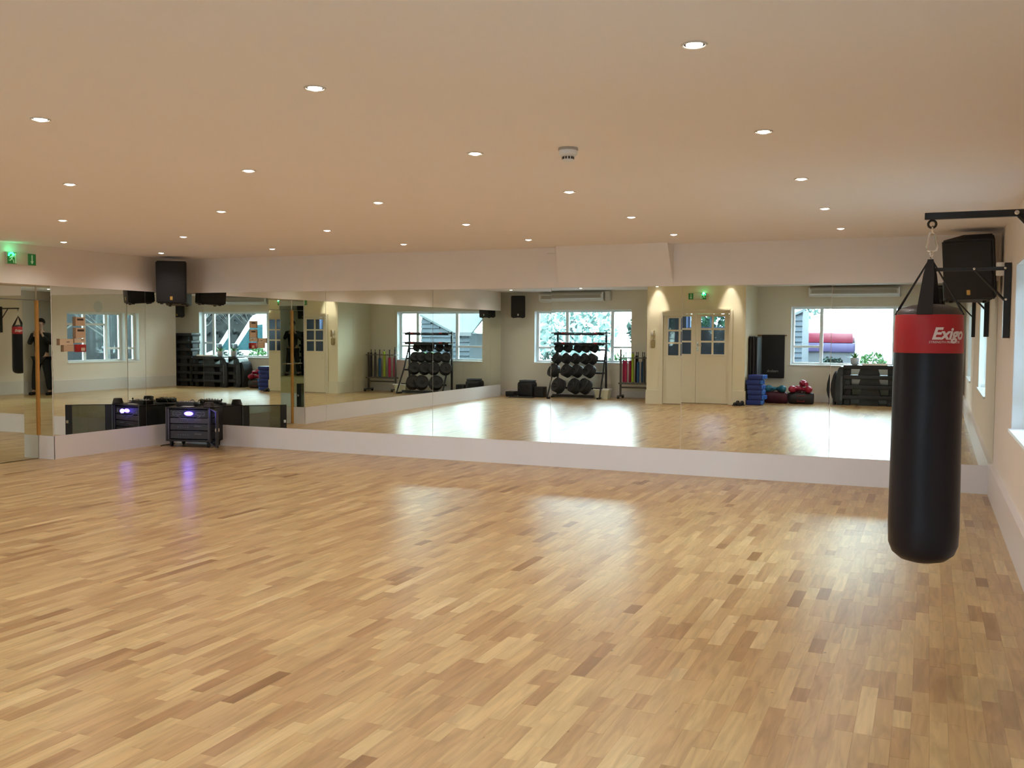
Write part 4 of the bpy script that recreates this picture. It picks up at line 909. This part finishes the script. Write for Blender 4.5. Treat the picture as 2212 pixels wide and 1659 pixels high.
tree((-6.1, -8.9, -.3), 3.9, .95, leafA, 'bright green leafy tree beside the weatherboarded building', 1, 1300, .12)
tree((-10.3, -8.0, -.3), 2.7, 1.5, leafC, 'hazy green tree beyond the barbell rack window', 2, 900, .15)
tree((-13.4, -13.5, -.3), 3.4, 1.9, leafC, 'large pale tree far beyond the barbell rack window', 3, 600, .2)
tree((-9.0, -13.6, -.3), 2.8, 1.1, leafB, 'dark rounded tree beyond the right part of the rack window', 4, 900, .16)
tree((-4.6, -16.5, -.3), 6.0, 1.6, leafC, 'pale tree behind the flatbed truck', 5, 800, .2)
for i, (x, y) in enumerate(((4.3, -9.4), (6.0, -12.6), (2.6, -12.7))):
    tree((x, y, -.3), 6.5, 1.5, None, 'bare grey tree in the wood behind the white van, %s' % ['first', 'second', 'third', 'fourth', 'fifth', 'sixth', 'seventh', 'eighth'][i]+' from the left', 20+i, bare=True, grp='bare trees behind the van', rad=.10)
for i, (x, y) in enumerate(((4.2, 0.2), (5.4, 3.5), (4.4, 6.8), (5.4, 10.2), (5.6, -3.0), (4.2, -6.0))):
    tree((x, y, -.3), 6.5, 1.4, None, 'bare tree outside the right wall windows, %s' % ['first', 'second', 'third', 'fourth', 'fifth', 'sixth', 'seventh', 'eighth'][i]+' of the row', 40+i, bare=True, grp='bare trees outside the right wall', rad=.09)
rnd = random.Random(9)
hedge = mat('winter_thicket', (.0065, .0070, .0080), .95, noise=.5, nscale=3)
def thicket(name, label, loc, size, seed, m=hedge, n=2600, s=.22):
    rnd = random.Random(seed); t = thing(name, label, 'hedge', loc); q = MB()
    q.rbox(-size[0]*.9, size[0]*.9, -size[1]*.7, size[1]*.7, 0, size[2]*1.8, .3, 2); q.build('thicket_mass', m, t)
    q = foliage(rnd, (0, 0, size[2]), size, n, s); tag(q.build('twigs', m, t), kind='stuff'); tag(foliage(rnd, (0, 0, size[2]), size, n//4, s*.5).build('pale_leaves', mat('pale_winter_leaves', (.03, .032, .034), .9), t), kind='stuff')
thicket('hedge', 'dark winter thicket outside the right wall windows', (8.6, -1.0, -.3), (1.0, 13.0, 3.6), 1, hedge, 4200)
thicket('hedge', 'dark winter thicket behind the parked white van', (11.0, -15.8, -.3), (9.0, 1.0, 3.6), 2)
for i, (x, y, w2_, lb) in enumerate(((-8.7, -2.55, .28, 'small dark bush outside the left pane of the rack window'), (-6.9, -2.5, .25, 'small bright shrub outside the right pane of the rack window'), (-2.0, -2.6, .22, 'low shrub outside the left pane of the step window'), (-1.2, -2.6, .30, 'taller shrub outside the middle of the step window'), (-.5, -2.6, .22, 'low shrub outside the right pane of the step window'))):
    t = thing('shrub', lb, 'shrub', (x, y+.65, .56)); tag(foliage(random.Random(60+i), (0, 0, w2_*.9), (w2_, w2_*.7, w2_*.9), 260, .05).build('foliage', leafA if i in (1, 3) else leafB, t), kind='stuff'); MB().tube([(0, 0, 0), (0, 0, w2_)], .012, 6).build('stem', bark, t)
t = thing('planter_wall', 'low rendered planter wall outside the front windows', 'wall', (-4.5, -1.95, -.30)); MB().box(-6.0, 5.4, -.35, .35, 0, .87).build('planter_body', mat('pale_render', (.5, .5, .48), .8), t); MB().box(-5.95, 5.35, -.3, .3, .84, .875).build('soil', mat('soil', (.06, .05, .04), .95), t)

# loose pieces of these parts become objects of their own
for o in [o for o in list(bpy.data.objects) if o.type == 'MESH' and o.get('kind') is None and o.name.split('.')[0] in (
        'steel_ring', 'edge_trim', 'silver_outline', 'level_light', 'vent_slot', 'knob', 'control_knob', 'hour_mark', 'hand', 'tray_lip', 'loop', 'ribbed_side', 'moulding')
        and not o.modifiers and o.parent and o.parent.name.split('.')[0] != 'person']:
    split_loose(o)
